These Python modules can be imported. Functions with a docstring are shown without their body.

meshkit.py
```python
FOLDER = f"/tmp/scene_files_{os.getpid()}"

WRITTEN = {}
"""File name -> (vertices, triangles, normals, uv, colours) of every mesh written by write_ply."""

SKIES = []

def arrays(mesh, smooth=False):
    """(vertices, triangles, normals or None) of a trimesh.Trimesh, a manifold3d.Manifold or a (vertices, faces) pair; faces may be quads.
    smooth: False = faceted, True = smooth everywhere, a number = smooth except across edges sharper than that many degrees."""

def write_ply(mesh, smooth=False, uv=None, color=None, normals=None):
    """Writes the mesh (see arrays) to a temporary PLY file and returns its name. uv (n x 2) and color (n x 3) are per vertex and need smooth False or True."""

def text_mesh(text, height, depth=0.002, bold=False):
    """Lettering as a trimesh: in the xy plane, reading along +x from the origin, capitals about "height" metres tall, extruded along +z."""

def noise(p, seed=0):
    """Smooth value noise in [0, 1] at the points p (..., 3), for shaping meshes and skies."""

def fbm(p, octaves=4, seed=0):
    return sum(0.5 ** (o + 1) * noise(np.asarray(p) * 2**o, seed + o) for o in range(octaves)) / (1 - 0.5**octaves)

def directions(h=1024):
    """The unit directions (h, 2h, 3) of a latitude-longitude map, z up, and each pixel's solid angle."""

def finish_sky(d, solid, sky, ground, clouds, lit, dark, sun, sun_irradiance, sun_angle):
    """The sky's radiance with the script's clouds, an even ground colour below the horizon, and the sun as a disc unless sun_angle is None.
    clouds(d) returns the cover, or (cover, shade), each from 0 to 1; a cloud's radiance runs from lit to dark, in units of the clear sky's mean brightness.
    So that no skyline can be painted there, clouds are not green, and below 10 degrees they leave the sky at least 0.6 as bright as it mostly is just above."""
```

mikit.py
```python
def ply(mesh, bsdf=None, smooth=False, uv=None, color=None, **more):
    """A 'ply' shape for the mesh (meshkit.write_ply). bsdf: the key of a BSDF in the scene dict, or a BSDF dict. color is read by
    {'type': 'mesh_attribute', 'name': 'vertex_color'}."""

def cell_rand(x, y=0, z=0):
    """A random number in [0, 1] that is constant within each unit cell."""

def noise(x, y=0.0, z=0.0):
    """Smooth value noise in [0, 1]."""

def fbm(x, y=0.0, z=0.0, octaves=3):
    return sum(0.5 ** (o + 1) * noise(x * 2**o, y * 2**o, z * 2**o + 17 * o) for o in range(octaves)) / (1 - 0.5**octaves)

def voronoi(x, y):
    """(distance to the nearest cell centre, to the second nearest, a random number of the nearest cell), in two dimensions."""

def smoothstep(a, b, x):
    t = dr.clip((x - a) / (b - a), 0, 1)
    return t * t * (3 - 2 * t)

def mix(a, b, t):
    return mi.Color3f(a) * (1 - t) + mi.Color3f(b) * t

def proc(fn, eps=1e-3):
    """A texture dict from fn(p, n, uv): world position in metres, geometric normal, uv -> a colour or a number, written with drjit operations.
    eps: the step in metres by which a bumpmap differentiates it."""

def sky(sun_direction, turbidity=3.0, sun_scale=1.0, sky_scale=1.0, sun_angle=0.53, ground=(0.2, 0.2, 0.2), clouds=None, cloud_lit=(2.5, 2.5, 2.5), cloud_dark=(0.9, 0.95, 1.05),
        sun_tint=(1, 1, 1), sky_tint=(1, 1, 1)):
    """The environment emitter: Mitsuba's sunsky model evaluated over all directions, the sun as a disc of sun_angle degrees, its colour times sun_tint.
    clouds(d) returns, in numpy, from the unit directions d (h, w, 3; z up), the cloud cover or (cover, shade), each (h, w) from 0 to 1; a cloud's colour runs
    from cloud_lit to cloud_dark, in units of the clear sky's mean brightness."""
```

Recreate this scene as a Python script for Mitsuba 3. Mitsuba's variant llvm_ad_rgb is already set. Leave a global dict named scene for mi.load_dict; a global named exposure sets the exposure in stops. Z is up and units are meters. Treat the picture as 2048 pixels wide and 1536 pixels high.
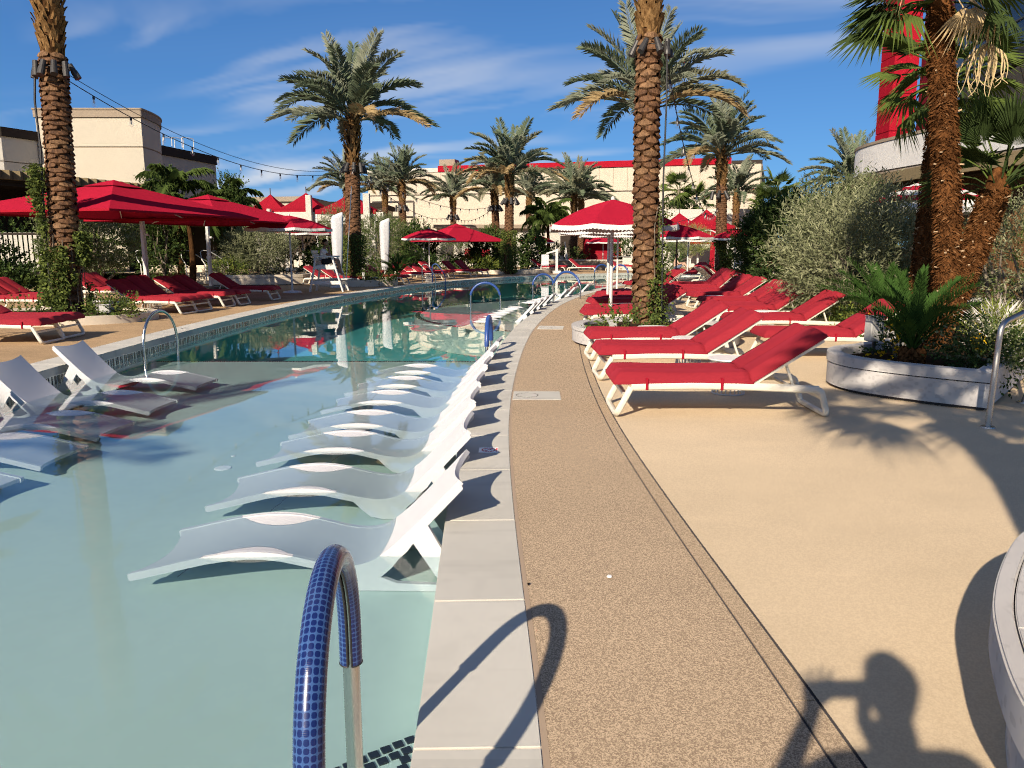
import math, numpy as np, trimesh, mitsuba as mi, drjit as dr, mikit, meshkit, manifold3d as m3
from shapely.geometry import Polygon, LineString, Point, box as sbox
from shapely.ops import unary_union
from scipy.interpolate import CubicSpline
from mikit import noise, fbm, voronoi, cell_rand, smoothstep, mix, proc

# ---------------------------------------------------------------- camera, sky, exposure
T4 = mi.ScalarTransform4f
PITCH = math.radians(9.99)
EYE = (0.0, 0.0, 1.53)
SUN = np.array([-0.372, -0.794, 0.481])
exposure = 2.48
scene, labels = {'type': 'scene'}, {}
scene['camera'] = {'type': 'perspective', 'fov': math.degrees(2 * math.atan(1024 / 1538.0)), 'fov_axis': 'x', 'near_clip': 0.012, 'far_clip': 2000.0,
                   'to_world': T4().look_at(origin=list(EYE), target=[0, math.cos(PITCH), 1.53 - math.sin(PITCH)], up=[0, 0, 1])}


def cirrus(d):
    """thin wind-drawn cirrus over the whole dome, denser towards the north-west"""
    z = np.maximum(d[..., 2], 0.02)
    x, y = d[..., 0] / (z + 0.12), d[..., 1] / (z + 0.12)
    a = math.radians(-24)
    u, v = x * math.cos(a) + y * math.sin(a), -x * math.sin(a) + y * math.cos(a)
    w = meshkit.fbm(np.stack([u * 0.9, v * 0.9, u * 0], -1), 3, 5)
    p = np.stack([u * 0.9 + w * 1.1, v * 4.6 + w * 3.0, u * 0], -1)
    f = meshkit.fbm(p + 3.1, 6, 11)
    g = meshkit.fbm(np.stack([u * 0.55 + 9, v * 0.8 + 2, u * 0], -1), 3, 29)
    west = np.clip(0.55 - 0.75 * d[..., 0], 0, 1)
    c = np.clip((f - 0.445) / 0.27, 0, 1) * np.clip((g - 0.33) / 0.25, 0, 1) * (0.12 + 0.95 * west)
    veil = 0.07 * np.clip((g - 0.40) / 0.3, 0, 1) * west
    return np.clip(c + veil, 0, 0.82), np.full(c.shape, 0.15)


scene['sky'] = mikit.sky(SUN, turbidity=2.1, clouds=cirrus, cloud_lit=(4.4, 4.5, 4.7), sky_scale=0.43, sky_tint=(0.50, 0.91, 1.50), sun_tint=(1.0, 1.08, 1.29), ground=(0.3, 0.25, 0.19))

# ---------------------------------------------------------------- helpers
PI = math.pi


def PLY(mesh, bsdf, smooth=False, **more):
    return mikit.ply(mesh, 'mat_' + bsdf, smooth, **more)


def put(key, mesh, bsdf, smooth=False, M=None, **more):
    shape = dict(mesh) if isinstance(mesh, dict) else PLY(mesh, bsdf, smooth, **more)
    if M is not None:
        shape['to_world'] = T4(np.asarray(M, float))
    scene[key] = shape
    return key


_count = {}


def numbered(name):
    n = _count.get(name, 0)
    _count[name] = n + 1
    return name if n == 0 else f'{name}_{n:03d}'


def tag(key, label=None, cat=None, group=None, kind=None):
    labels[key] = {k: v for k, v in (('label', label), ('category', cat), ('group', group), ('kind', kind)) if v}
    return key


def thing(name, label, cat, group=None):
    return tag(numbered(name), label, cat, group)


def part(parent, name, mesh, bsdf, smooth=False, M=None, kind=None, label=None, **more):
    key = put(numbered(parent + '__' + name), mesh, bsdf, smooth, M, **more)
    if kind or label:
        tag(key, label, kind=kind)
    return key


def single(name, mesh, bsdf, label, cat, group=None, smooth=False, M=None, kind=None, **more):
    key = put(numbered(name), mesh, bsdf, smooth, M, **more)
    return tag(key, label, cat, group, kind)


def struct(name, mesh, bsdf, smooth=False, **more):
    key = put(numbered(name), mesh, bsdf, smooth, **more)
    labels[key] = {'kind': 'structure'}
    return key


def VF(m):
    if hasattr(m, 'to_mesh'):
        k = m.to_mesh()
        return np.array(k.vert_properties[:, :3], float), np.array(k.tri_verts, int)
    if hasattr(m, 'vertices'):
        return np.array(m.vertices, float), np.array(m.faces, int)
    v, f = np.asarray(m[0], float), np.asarray(m[1], int)
    return (v, np.vstack([f[:, [0, 1, 2]], f[:, [0, 2, 3]]])) if f.shape[1] == 4 else (v, f)


def cat(*ms):
    ms = [VF(m) for m in (ms[0] if len(ms) == 1 and isinstance(ms[0], list) else ms)]
    at = np.cumsum([0] + [len(m[0]) for m in ms])
    return np.vstack([m[0] for m in ms]), np.vstack([m[1] + a for m, a in zip(ms, at)])


def mat(loc=(0, 0, 0), rz=0.0, s=1.0, ry=0.0, rx=0.0):
    cz, sz, cy, sy, cx, sx = math.cos(rz), math.sin(rz), math.cos(ry), math.sin(ry), math.cos(rx), math.sin(rx)
    R = np.array([[cz, -sz, 0], [sz, cz, 0], [0, 0, 1]]) @ np.array([[cy, 0, sy], [0, 1, 0], [-sy, 0, cy]]) @ np.array([[1, 0, 0], [0, cx, -sx], [0, sx, cx]])
    M = np.eye(4)
    M[:3, :3] = R * np.asarray(s)
    M[:3, 3] = loc
    return M


def xf(m, M):
    v, f = VF(m)
    return v @ M[:3, :3].T + M[:3, 3], f


def move(m, x=0, y=0, z=0):
    v, f = VF(m)
    return v + [x, y, z], f


def box(c, s, rz=0.0, ch=0.0):
    """a box of centre c and size s, its edges cut by ch"""
    h = np.asarray(s, float) / 2
    if ch <= 0:
        m = trimesh.creation.box(extents=s)
    else:
        pts = []
        for sg in np.ndindex(2, 2, 2):
            g = np.array(sg) * 2 - 1
            for k in range(3):
                p = h - ch
                p[k] = h[k]
                pts.append(g * p)
        m = trimesh.convex.convex_hull(np.array(pts))
    return xf(m, mat(c, rz))


def tube(pts, r, n=6, cap=True, flat=1.0):
    p = np.asarray(pts, float)
    r = np.broadcast_to(np.asarray(r, float), (len(p),))
    t = np.gradient(p, axis=0)
    t /= np.linalg.norm(t, axis=1, keepdims=True) + 1e-12
    a = np.cross(t[0], [0, 0, 1.0] if abs(t[0][2]) < 0.9 else [1.0, 0, 0])
    A = []
    for k in range(len(p)):
        a = a - t[k] * (a @ t[k])
        a /= np.linalg.norm(a) + 1e-12
        A.append(a)
    A = np.array(A)
    B = np.cross(t, A)
    ang = np.arange(n) * 2 * PI / n
    v = p[:, None] + r[:, None, None] * (np.cos(ang)[None, :, None] * A[:, None] * flat + np.sin(ang)[None, :, None] * B[:, None])
    i, j = np.meshgrid(np.arange(len(p) - 1), np.arange(n), indexing='ij')
    q = np.stack([i * n + j, i * n + (j + 1) % n, (i + 1) * n + (j + 1) % n, (i + 1) * n + j], -1).reshape(-1, 4)
    v = v.reshape(-1, 3)
    f = np.vstack([q[:, [0, 2, 1]], q[:, [0, 3, 2]]])[:, ::-1]
    if cap:
        k = len(v)
        v = np.vstack([v, p[:1], p[-1:]])
        j = np.arange(n)
        f = np.vstack([f, np.stack([j * 0 + k, (j + 1) % n, j], 1), np.stack([j * 0 + k + 1, k - n + j, k - n + (j + 1) % n], 1)])
    return v, f


def bar(a, b, w, h):
    """a straight square bar from a to b"""
    a, b = np.asarray(a, float), np.asarray(b, float)
    x = b - a
    L = np.linalg.norm(x)
    x /= L
    y = np.cross([0, 0, 1.0] if abs(x[2]) < 0.95 else [0, 1.0, 0], x)
    y /= np.linalg.norm(y)
    M = np.eye(4)
    M[:3, :3] = np.stack([x, y, np.cross(x, y)], 1)
    M[:3, 3] = (a + b) / 2
    return xf(trimesh.creation.box(extents=(L, w, h)), M)


def lathe(prof, n=16, loc=(0, 0, 0)):
    m = trimesh.creation.revolve(np.asarray(prof, float), sections=n)
    return move(m, *loc)


def sheet(poly, z):
    v, f = [], []
    out = []
    for g in getattr(poly, 'geoms', [poly]):
        if g.area > 1e-6:
            a, b = trimesh.creation.triangulate_polygon(g, engine='earcut')
            a = np.column_stack([a, np.full(len(a), z)])
            n = np.cross(a[b[:, 1]] - a[b[:, 0]], a[b[:, 2]] - a[b[:, 0]])[:, 2]
            out.append((a, np.where((n < 0)[:, None], b[:, ::-1], b)))
    return cat(out)


def prism(poly, z0, z1):
    out = []
    for g in getattr(poly, 'geoms', [poly]):
        if g.area > 1e-6:
            out.append(move(trimesh.creation.extrude_polygon(g, z1 - z0, engine='earcut'), 0, 0, z0))
    return cat(out)


def wall_strip(pts, z0, z1):
    """an upright ribbon along a polyline; faces the right-hand side of the direction of travel"""
    p = np.asarray(pts, float)
    n = len(p)
    v = np.vstack([np.column_stack([p, np.full(n, z0)]), np.column_stack([p, np.full(n, z1)])])
    i = np.arange(n - 1)
    q = np.stack([i, i + 1, i + 1 + n, i + n], 1)
    return VF((v, q))


def hull(spheres, seg=12):
    return m3.Manifold.batch_hull([m3.Manifold.sphere(r, seg).translate(tuple(map(float, p))) for p, r in spheres])


def body(bones, edge=0.03, rounds=10):
    m = m3.Manifold()
    for b in bones:
        m = m + hull(b)
    m = m.refine_to_length(edge)
    v, f = VF(m)
    t = trimesh.Trimesh(v, f, process=True)
    trimesh.smoothing.filter_taubin(t, 0.5, -0.53, rounds)
    return VF(t)


def resample(pts, step):
    p = np.asarray(pts, float)
    d = np.concatenate([[0], np.cumsum(np.linalg.norm(np.diff(p, axis=0), axis=1))])
    s = np.linspace(0, d[-1], max(2, int(round(d[-1] / step)) + 1))
    return np.stack([np.interp(s, d, p[:, k]) for k in range(p.shape[1])], 1)


def spline(pts, n=200):
    p = np.asarray(pts, float)
    d = np.concatenate([[0], np.cumsum(np.linalg.norm(np.diff(p, axis=0), axis=1))])
    return CubicSpline(d, p)(np.linspace(0, d[-1], n))


def offset(pts, d):
    """a polyline moved d to its left"""
    p = np.asarray(pts, float)
    t = np.gradient(p, axis=0)
    t /= np.linalg.norm(t, axis=1, keepdims=True)
    return p + np.stack([-t[:, 1], t[:, 0]], 1) * d


# ---------------------------------------------------------------- materials
def srgb(r, g, b):
    c = np.array([r, g, b]) / 255.0
    return list(map(float, np.where(c < 0.04045, c / 12.92, ((c + 0.055) / 1.055) ** 2.4)))


def rgb(c):
    return {'type': 'rgb', 'value': [float(x) for x in c]}


def diffuse(name, c):
    scene['mat_' + name] = {'type': 'twosided', 'bsdf': {'type': 'diffuse', 'reflectance': c if isinstance(c, dict) else rgb(c)}}


def glossy(name, c, rough=0.4, spec=0.5, **more):
    scene['mat_' + name] = {'type': 'twosided', 'bsdf': {'type': 'principled', 'base_color': c if isinstance(c, dict) else rgb(c), 'roughness': rough, 'specular': spec, **more}}


def bumped(name, c, fn, height, rough=0.8, eps=2e-3):
    scene['mat_' + name] = {'type': 'twosided', 'bsdf': {'type': 'bumpmap', 'arbitrary': proc(fn, eps), 'scale': height, 'bsdf': {'type': 'principled', 'base_color': c if isinstance(c, dict) else rgb(c), 'roughness': rough, 'specular': 0.3}}}


def leafy(name, c, trans=0.5, rough=0.55):
    scene['mat_' + name] = {'type': 'principledthin', 'base_color': c if isinstance(c, dict) else rgb(c), 'roughness': rough, 'diff_trans': trans, 'spec_trans': 0.0}


def c_mul(c, k):
    return mi.Color3f(c) * k


def deck_fn(base, dark, grain, amount, blot):
    def fn(p, n, uv):
        s = 0.5 * noise(p.x * grain, p.y * grain, 3.0) + 0.5 * cell_rand(p.x * grain * 0.7, p.y * grain * 0.7, 3)
        s2 = noise(p.x * grain * 0.45 + 7, p.y * grain * 0.45, 5.0)
        b = fbm(p.x * 0.7, p.y * 0.7, 1.0, 3)
        w = fbm(p.x * 2.6 + 3, p.y * 5.2, 2.0, 2)
        t = smoothstep(0.30, 0.72, 0.65 * s + 0.35 * s2)
        return mix(dark, base, 1 - amount + amount * t) * (1 + blot * (b - 0.5) + blot * 0.5 * (w - 0.5))
    return proc(fn)


diffuse('deck_tan', deck_fn((0.62, 0.505, 0.35), (0.45, 0.35, 0.23), 260, 0.42, 0.16))
diffuse('deck_brown', deck_fn((0.43, 0.305, 0.185), (0.28, 0.19, 0.11), 90, 0.45, 0.42))
diffuse('path_aggregate', deck_fn((0.545, 0.425, 0.295), (0.195, 0.142, 0.098), 400, 0.80, 0.12))
diffuse('path_strip', deck_fn((0.53, 0.415, 0.285), (0.21, 0.152, 0.105), 400, 0.75, 0.12))


def coping_fn(p, n, uv):
    b = fbm(p.x * 3, p.y * 3, p.z * 3, 4)
    st = smoothstep(0.52, 0.8, fbm(p.x * 1.7 + 4, p.y * 9, 0.3, 3))
    k = cell_rand(dr.floor(p.y * 0.95), 3)
    sp = 0.35 * smoothstep(0.70, 1.0, noise(p.x * 13, p.y * 13, 8))
    return mix((0.475, 0.467, 0.428), (0.535, 0.527, 0.487), b) * (0.93 + 0.12 * k) * (1 - 0.10 * st) * (1 - 0.10 * sp)


diffuse('coping_concrete', proc(coping_fn))
diffuse('joint_pale', (0.62, 0.58, 0.50))
diffuse('joint_dark', (0.075, 0.07, 0.072))
diffuse('joint_rubber', (0.36, 0.28, 0.21))


def plaster_fn(c):
    def fn(p, n, uv):
        b = fbm(p.x * 0.8, p.y * 0.8, p.z, 3)
        f = fbm(p.x * 9, p.y * 9, p.z * 9, 3)
        return c_mul(c, 0.90 + 0.16 * b + 0.06 * f)
    return proc(fn)


diffuse('plaster_shelf', plaster_fn((0.485, 0.59, 0.55)))
diffuse('plaster_deep', plaster_fn((0.12, 0.50, 0.475)))
glossy('tile_pale', (0.66, 0.65, 0.58), 0.25)
glossy('tile_black', (0.022, 0.024, 0.026), 0.2)
glossy('sign_white', (0.72, 0.72, 0.70), 0.3)
glossy('sign_red', (0.50, 0.03, 0.04), 0.4)
scene['mat_pool_water'] = {'type': 'thindielectric', 'int_ior': 1.155, 'ext_ior': 1.0, 'specular_transmittance': rgb((0.685, 0.775, 0.805))}
glossy('chaise_white', (0.50, 0.505, 0.52), 0.42)


def fabric_fn(c):
    def fn(p, n, uv):
        b = fbm(p.x * 2.2, p.y * 2.2, p.z * 2.2, 3)
        f = noise(p.x * 160, p.y * 160, p.z * 160)
        return c_mul(c, 0.88 + 0.2 * b + 0.08 * (f - 0.5))
    return proc(fn)


glossy('red_cushion', fabric_fn((0.235, 0.012, 0.022)), 0.85, 0.25, sheen=0.3)
diffuse('red_canvas', fabric_fn((0.28, 0.012, 0.025)))
scene['mat_red_canopy'] = {'type': 'principledthin', 'base_color': rgb((0.30, 0.012, 0.031)), 'roughness': 0.8, 'diff_trans': 0.12, 'spec_trans': 0.0}
glossy('cream_resin', (0.58, 0.555, 0.475), 0.42)
glossy('white_metal', (0.55, 0.55, 0.535), 0.35)
diffuse('white_fringe', (0.56, 0.55, 0.53))
diffuse('white_cover', (0.52, 0.53, 0.56))
scene['mat_steel'] = {'type': 'twosided', 'bsdf': {'type': 'roughconductor', 'material': 'none', 'alpha': 0.11, 'specular_reflectance': rgb((0.62, 0.60, 0.56))}}
scene['mat_steel_brushed'] = {'type': 'twosided', 'bsdf': {'type': 'roughconductor', 'material': 'none', 'alpha': 0.28, 'specular_reflectance': rgb((0.46, 0.45, 0.43))}}


def sleeve_fn(p, n, uv):
    u, v = uv.x * 13.0, uv.y
    du, dv = u - dr.floor(u) - 0.5, v - dr.floor(v) - 0.5
    d = dr.power(dr.power(dr.abs(du), 2.6) + dr.power(dr.abs(dv), 2.6), 1 / 2.6)
    dot = 1 - smoothstep(0.38, 0.45, d)
    return mix((0.036, 0.082, 0.225), (0.006, 0.015, 0.088), dot)


scene['mat_blue_sleeve'] = {'type': 'twosided', 'bsdf': {'type': 'bumpmap', 'arbitrary': proc(lambda p, n, uv: dr.sin(uv.y * 6.28 * 5.0), 1.5e-3), 'scale': 0.00025,
                        'bsdf': {'type': 'principled', 'base_color': proc(sleeve_fn), 'roughness': 0.22, 'specular': 0.6}}}
glossy('blue_plain', (0.022, 0.060, 0.22), 0.35)
glossy('black_rubber', (0.016, 0.016, 0.018), 0.55)
glossy('black_metal', (0.028, 0.027, 0.027), 0.5)
glossy('bronze_dark', (0.055, 0.045, 0.036), 0.5)


def bark_fn(a, b, g):
    def fn(p, n, uv):
        f = fbm(p.x * 22, p.y * 22, p.z * 9, 4)
        s = noise(p.x * 90, p.y * 90, p.z * 26)
        k = noise(p.x * 5 + 2, p.y * 5, p.z * 6)
        return mix(a, b, smoothstep(0.25, 0.75, 0.7 * f + 0.3 * s)) * (0.75 + g * k)
    return proc(fn)


bumped('bark_base', bark_fn((0.045, 0.021, 0.010), (0.155, 0.078, 0.036), 0.45), lambda p, n, uv: fbm(p.x * 40, p.y * 40, p.z * 14, 3), 0.008)
bumped('bark_base_pale', bark_fn((0.07, 0.036, 0.016), (0.215, 0.122, 0.06), 0.45), lambda p, n, uv: fbm(p.x * 40, p.y * 40, p.z * 14, 3), 0.008)
diffuse('bark_core', bark_fn((0.03, 0.016, 0.008), (0.09, 0.045, 0.02), 0.4))
diffuse('bark_boot', bark_fn((0.085, 0.044, 0.017), (0.25, 0.152, 0.066), 0.5))
diffuse('bark_grey', bark_fn((0.10, 0.085, 0.065), (0.26, 0.22, 0.17), 0.4))
diffuse('fibre_brown', bark_fn((0.040, 0.017, 0.007), (0.135, 0.058, 0.021), 0.6))
diffuse('fibre_light', (0.17, 0.085, 0.037))
diffuse('stub_pale', (0.40, 0.29, 0.18))
leafy('frond_green', (0.14, 0.18, 0.115), 0.35)
leafy('frond_grey', (0.235, 0.26, 0.19), 0.35)
leafy('frond_olive', (0.215, 0.22, 0.14), 0.35)
leafy('frond_dry', (0.36, 0.27, 0.14), 0.3)
diffuse('frond_stem', (0.26, 0.25, 0.12))
leafy('queen_green', (0.075, 0.115, 0.03), 0.45)
leafy('olive_leaf', (0.175, 0.195, 0.105), 0.4)
leafy('olive_leaf_pale', (0.27, 0.285, 0.17), 0.4)
leafy('shrub_dark', (0.035, 0.06, 0.022), 0.35)
leafy('shrub_mid', (0.075, 0.115, 0.032), 0.4)
leafy('shrub_lime', (0.20, 0.24, 0.05), 0.45)
leafy('ivy_leaf', (0.13, 0.165, 0.042), 0.4)
leafy('ivy_dark', (0.06, 0.085, 0.026), 0.4)
leafy('fan_green', (0.10, 0.145, 0.035), 0.5, 0.4)
leafy('fan_dark', (0.045, 0.07, 0.024), 0.4, 0.4)
leafy('fan_rust', (0.16, 0.075, 0.03), 0.3)
leafy('fan_straw', (0.56, 0.44, 0.25), 0.35)
leafy('sago_green', (0.036, 0.078, 0.018), 0.2, 0.25)
leafy('flower_yellow', (0.85, 0.52, 0.02), 0.4)
leafy('flower_white', (0.75, 0.72, 0.68), 0.4)
diffuse('soil', (0.045, 0.032, 0.022))


def stucco_fn(c):
    def fn(p, n, uv):
        return c_mul(c, 0.93 + 0.10 * fbm(p.x * 0.6, p.y * 0.6, p.z * 0.6, 3) + 0.06 * noise(p.x * 18, p.y * 18, p.z * 18))
    return proc(fn)


diffuse('stucco_cream', stucco_fn((0.43, 0.40, 0.33)))
diffuse('stucco_white', stucco_fn((0.49, 0.475, 0.43)))
diffuse('panel_cream', stucco_fn((0.48, 0.425, 0.345)))
diffuse('trim_taupe', (0.27, 0.225, 0.175))
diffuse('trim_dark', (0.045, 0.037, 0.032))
diffuse('red_paint', (0.31, 0.011, 0.024))
glossy('fascia_white', stucco_fn((0.53, 0.53, 0.52)), 0.5)
diffuse('soffit_tan', (0.33, 0.27, 0.19))
diffuse('bronze_fascia', (0.20, 0.16, 0.095))


def wood_fn(p, n, uv):
    g = fbm(p.x * 14, p.y * 14, p.z * 1.4, 3)
    return mix((0.10, 0.05, 0.024), (0.26, 0.14, 0.07), g)


diffuse('wood_slat', proc(wood_fn))
diffuse('wood_slat_dark', (0.10, 0.055, 0.03))
glossy('dark_glass', (0.010, 0.012, 0.016), 0.08, 0.6)
diffuse('mullion', (0.06, 0.062, 0.068))


def planter_fn(p, n, uv):
    return mix((0.40, 0.39, 0.385), (0.52, 0.51, 0.50), fbm(p.x * 2, p.y * 2, p.z * 3, 4)) * (1 - 0.14 * smoothstep(0.62, 0.75, noise(p.x * 30, p.y * 30, p.z * 30)))


diffuse('planter_concrete', proc(planter_fn))
diffuse('planter_warm', stucco_fn((0.56, 0.50, 0.41)))
glossy('skin', (0.24, 0.125, 0.075), 0.5)
glossy('skin_pale', (0.50, 0.31, 0.22), 0.5)
diffuse('cloth_white', (0.70, 0.70, 0.70))
diffuse('cloth_dark', (0.03, 0.03, 0.035))
diffuse('cloth_blue', (0.10, 0.13, 0.2))
diffuse('hair_dark', (0.018, 0.014, 0.012))
scene['mat_bulb_glass'] = {'type': 'thindielectric', 'int_ior': 1.5, 'ext_ior': 1.0}
glossy('bulb_filament', (0.45, 0.42, 0.36), 0.3)
glossy('lawn_box', (0.36, 0.36, 0.35), 0.6)
# ---------------------------------------------------------------- pool, coping, decks
WATER, SHELF, DEEP = -0.17, -0.38, -1.05
R_EDGE = spline([(-0.30, -6), (-0.30, -2), (-0.29, 1), (-0.30, 2.07), (-0.355, 3.6), (-0.40, 5), (-0.42, 6.4), (-0.41, 7.5), (-0.365, 9), (-0.29, 10.6), (-0.14, 12.9), (0.06, 15.1), (0.36, 17.5), (0.82, 20.5), (1.5, 23.8), (2.3, 26.8), (3.3, 30), (4.7, 33.6), (6.4, 37), (9.0, 41), (12.5, 44.6)], 400)
L_EDGE = spline([(-5.72, -6), (-5.8, 2), (-5.87, 6), (-5.92, 8.75), (-5.98, 9.8), (-6.04, 11), (-6.11, 13.2), (-6.14, 16), (-6.06, 19.5), (-5.8, 23.2), (-5.37, 26.7), (-4.75, 30.2), (-3.81, 34), (-2.6, 37.5), (-0.9, 41), (1.2, 44.3), (3.6, 46.6), (7.6, 49.3), (12.5, 51.4)], 400)
POOL = Polygon(np.vstack([R_EDGE, L_EDGE[::-1]]))


def edge_at(E, y):
    """the point of an edge at that y, and the edge's unit direction there"""
    k = np.clip(np.searchsorted(E[:, 1], y), 1, len(E) - 2)
    t = (y - E[k - 1, 1]) / (E[k, 1] - E[k - 1, 1])
    d = E[k + 1] - E[k - 1]
    return E[k - 1] + (E[k] - E[k - 1]) * t, d / np.linalg.norm(d)


COPE = 0.395
cope_out_r = offset(R_EDGE, -COPE)
cope_out_l = offset(L_EDGE, 0.49)
path_in, path_out, strip_in, strip_out = offset(R_EDGE, -COPE - 0.022), offset(R_EDGE, -1.262), offset(R_EDGE, -1.272), offset(R_EDGE, -1.364)


def band(a, b):
    return Polygon(np.vstack([a, b[::-1]])).buffer(0)


end_r, end_l = R_EDGE[-1], L_EDGE[-1]
HOLE = Polygon(np.vstack([cope_out_r, cope_out_l[::-1]]))
left_zone = Polygon(np.vstack([[(-70, -20)], [L_EDGE[0] + [0, -14]], L_EDGE, [(14, 52.5), (60, 72), (60, 130), (-70, 130)]]))
all_deck = sbox(-60, -18, 60, 105).difference(HOLE.buffer(0.0))
right_deck = all_deck.difference(left_zone).difference(Polygon(np.vstack([cope_out_r - [0.2, 0], strip_out[::-1]])).buffer(0))
left_deck = all_deck.intersection(left_zone)
struct('ground', sheet(sbox(-400, -200, 400, 900).difference(POOL.buffer(0.25)), -0.06), 'soil')
struct('right_deck', sheet(right_deck, 0.0), 'deck_tan')
struct('left_deck', sheet(left_deck, 0.0), 'deck_brown')
# expansion joints of the left deck: real grooved fillers between its pours
walk = struct('aggregate_path', sheet(band(path_in, path_out), 0.0), 'path_aggregate')
part(walk, 'rubber_joint', prism(band(offset(R_EDGE, -COPE + 0.006), path_in), -0.03, -0.004), 'joint_rubber')
strip = struct('paving_strip', sheet(band(offset(R_EDGE, -1.255), offset(R_EDGE, -1.372)), -0.006), 'joint_dark')
cs = resample(offset(R_EDGE, -1.312), 0.05)
for k in range(0, 700, 21):
    if k + 22 < len(cs) and cs[k, 1] > 0.5 and cs[k, 1] < 32:
        c = cs[k:k + 22].copy()
        c[0] += (c[1] - c[0]) * 0.08
        part(strip, 'strip_slab', prism(Polygon(np.vstack([offset(c, 0.038), offset(c, -0.040)[::-1]])), -0.02, 0.001), 'path_strip')
cop = struct('pool_coping', cat(prism(band(R_EDGE, cope_out_r), -0.12, -0.004), prism(band(cope_out_l, L_EDGE), -0.12, -0.004)), 'joint_pale')


def slabs(E, width, step, y0):
    c = resample(E, step / 8)
    k = 0
    while k + 9 <= len(c):
        s = c[k:k + 9]
        k += 8
        if s[0, 1] < y0:
            continue
        g = 0.0035
        d = (s[-1] - s[0]) / np.linalg.norm(s[-1] - s[0])
        s = s.copy()
        s[0] += d * g
        s[-1] -= d * g
        lo, hi = (offset(s, 0.006 if width < 0 else -0.006), offset(s, width))
        ring = Polygon(np.vstack([lo, hi[::-1]])).buffer(0)
        part(cop, 'slab', cat(prism(ring, -0.105, -0.006), prism(ring.buffer(-0.004), -0.007, 0.001)), 'coping_concrete')


slabs(R_EDGE, -COPE, 1.02, -2.0)
slabs(L_EDGE, 0.49, 1.08, 2.0)
tailring = Polygon(np.vstack([[cope_out_r[-1]], [R_EDGE[-1]], [L_EDGE[-1]], [cope_out_l[-1]], [cope_out_l[-1] + [1.2, 0.6]], [cope_out_r[-1] + [1, 1.2]]])).buffer(0)
part(cop, 'slab', prism(tailring, -0.1, 0.001), 'coping_concrete')
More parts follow.
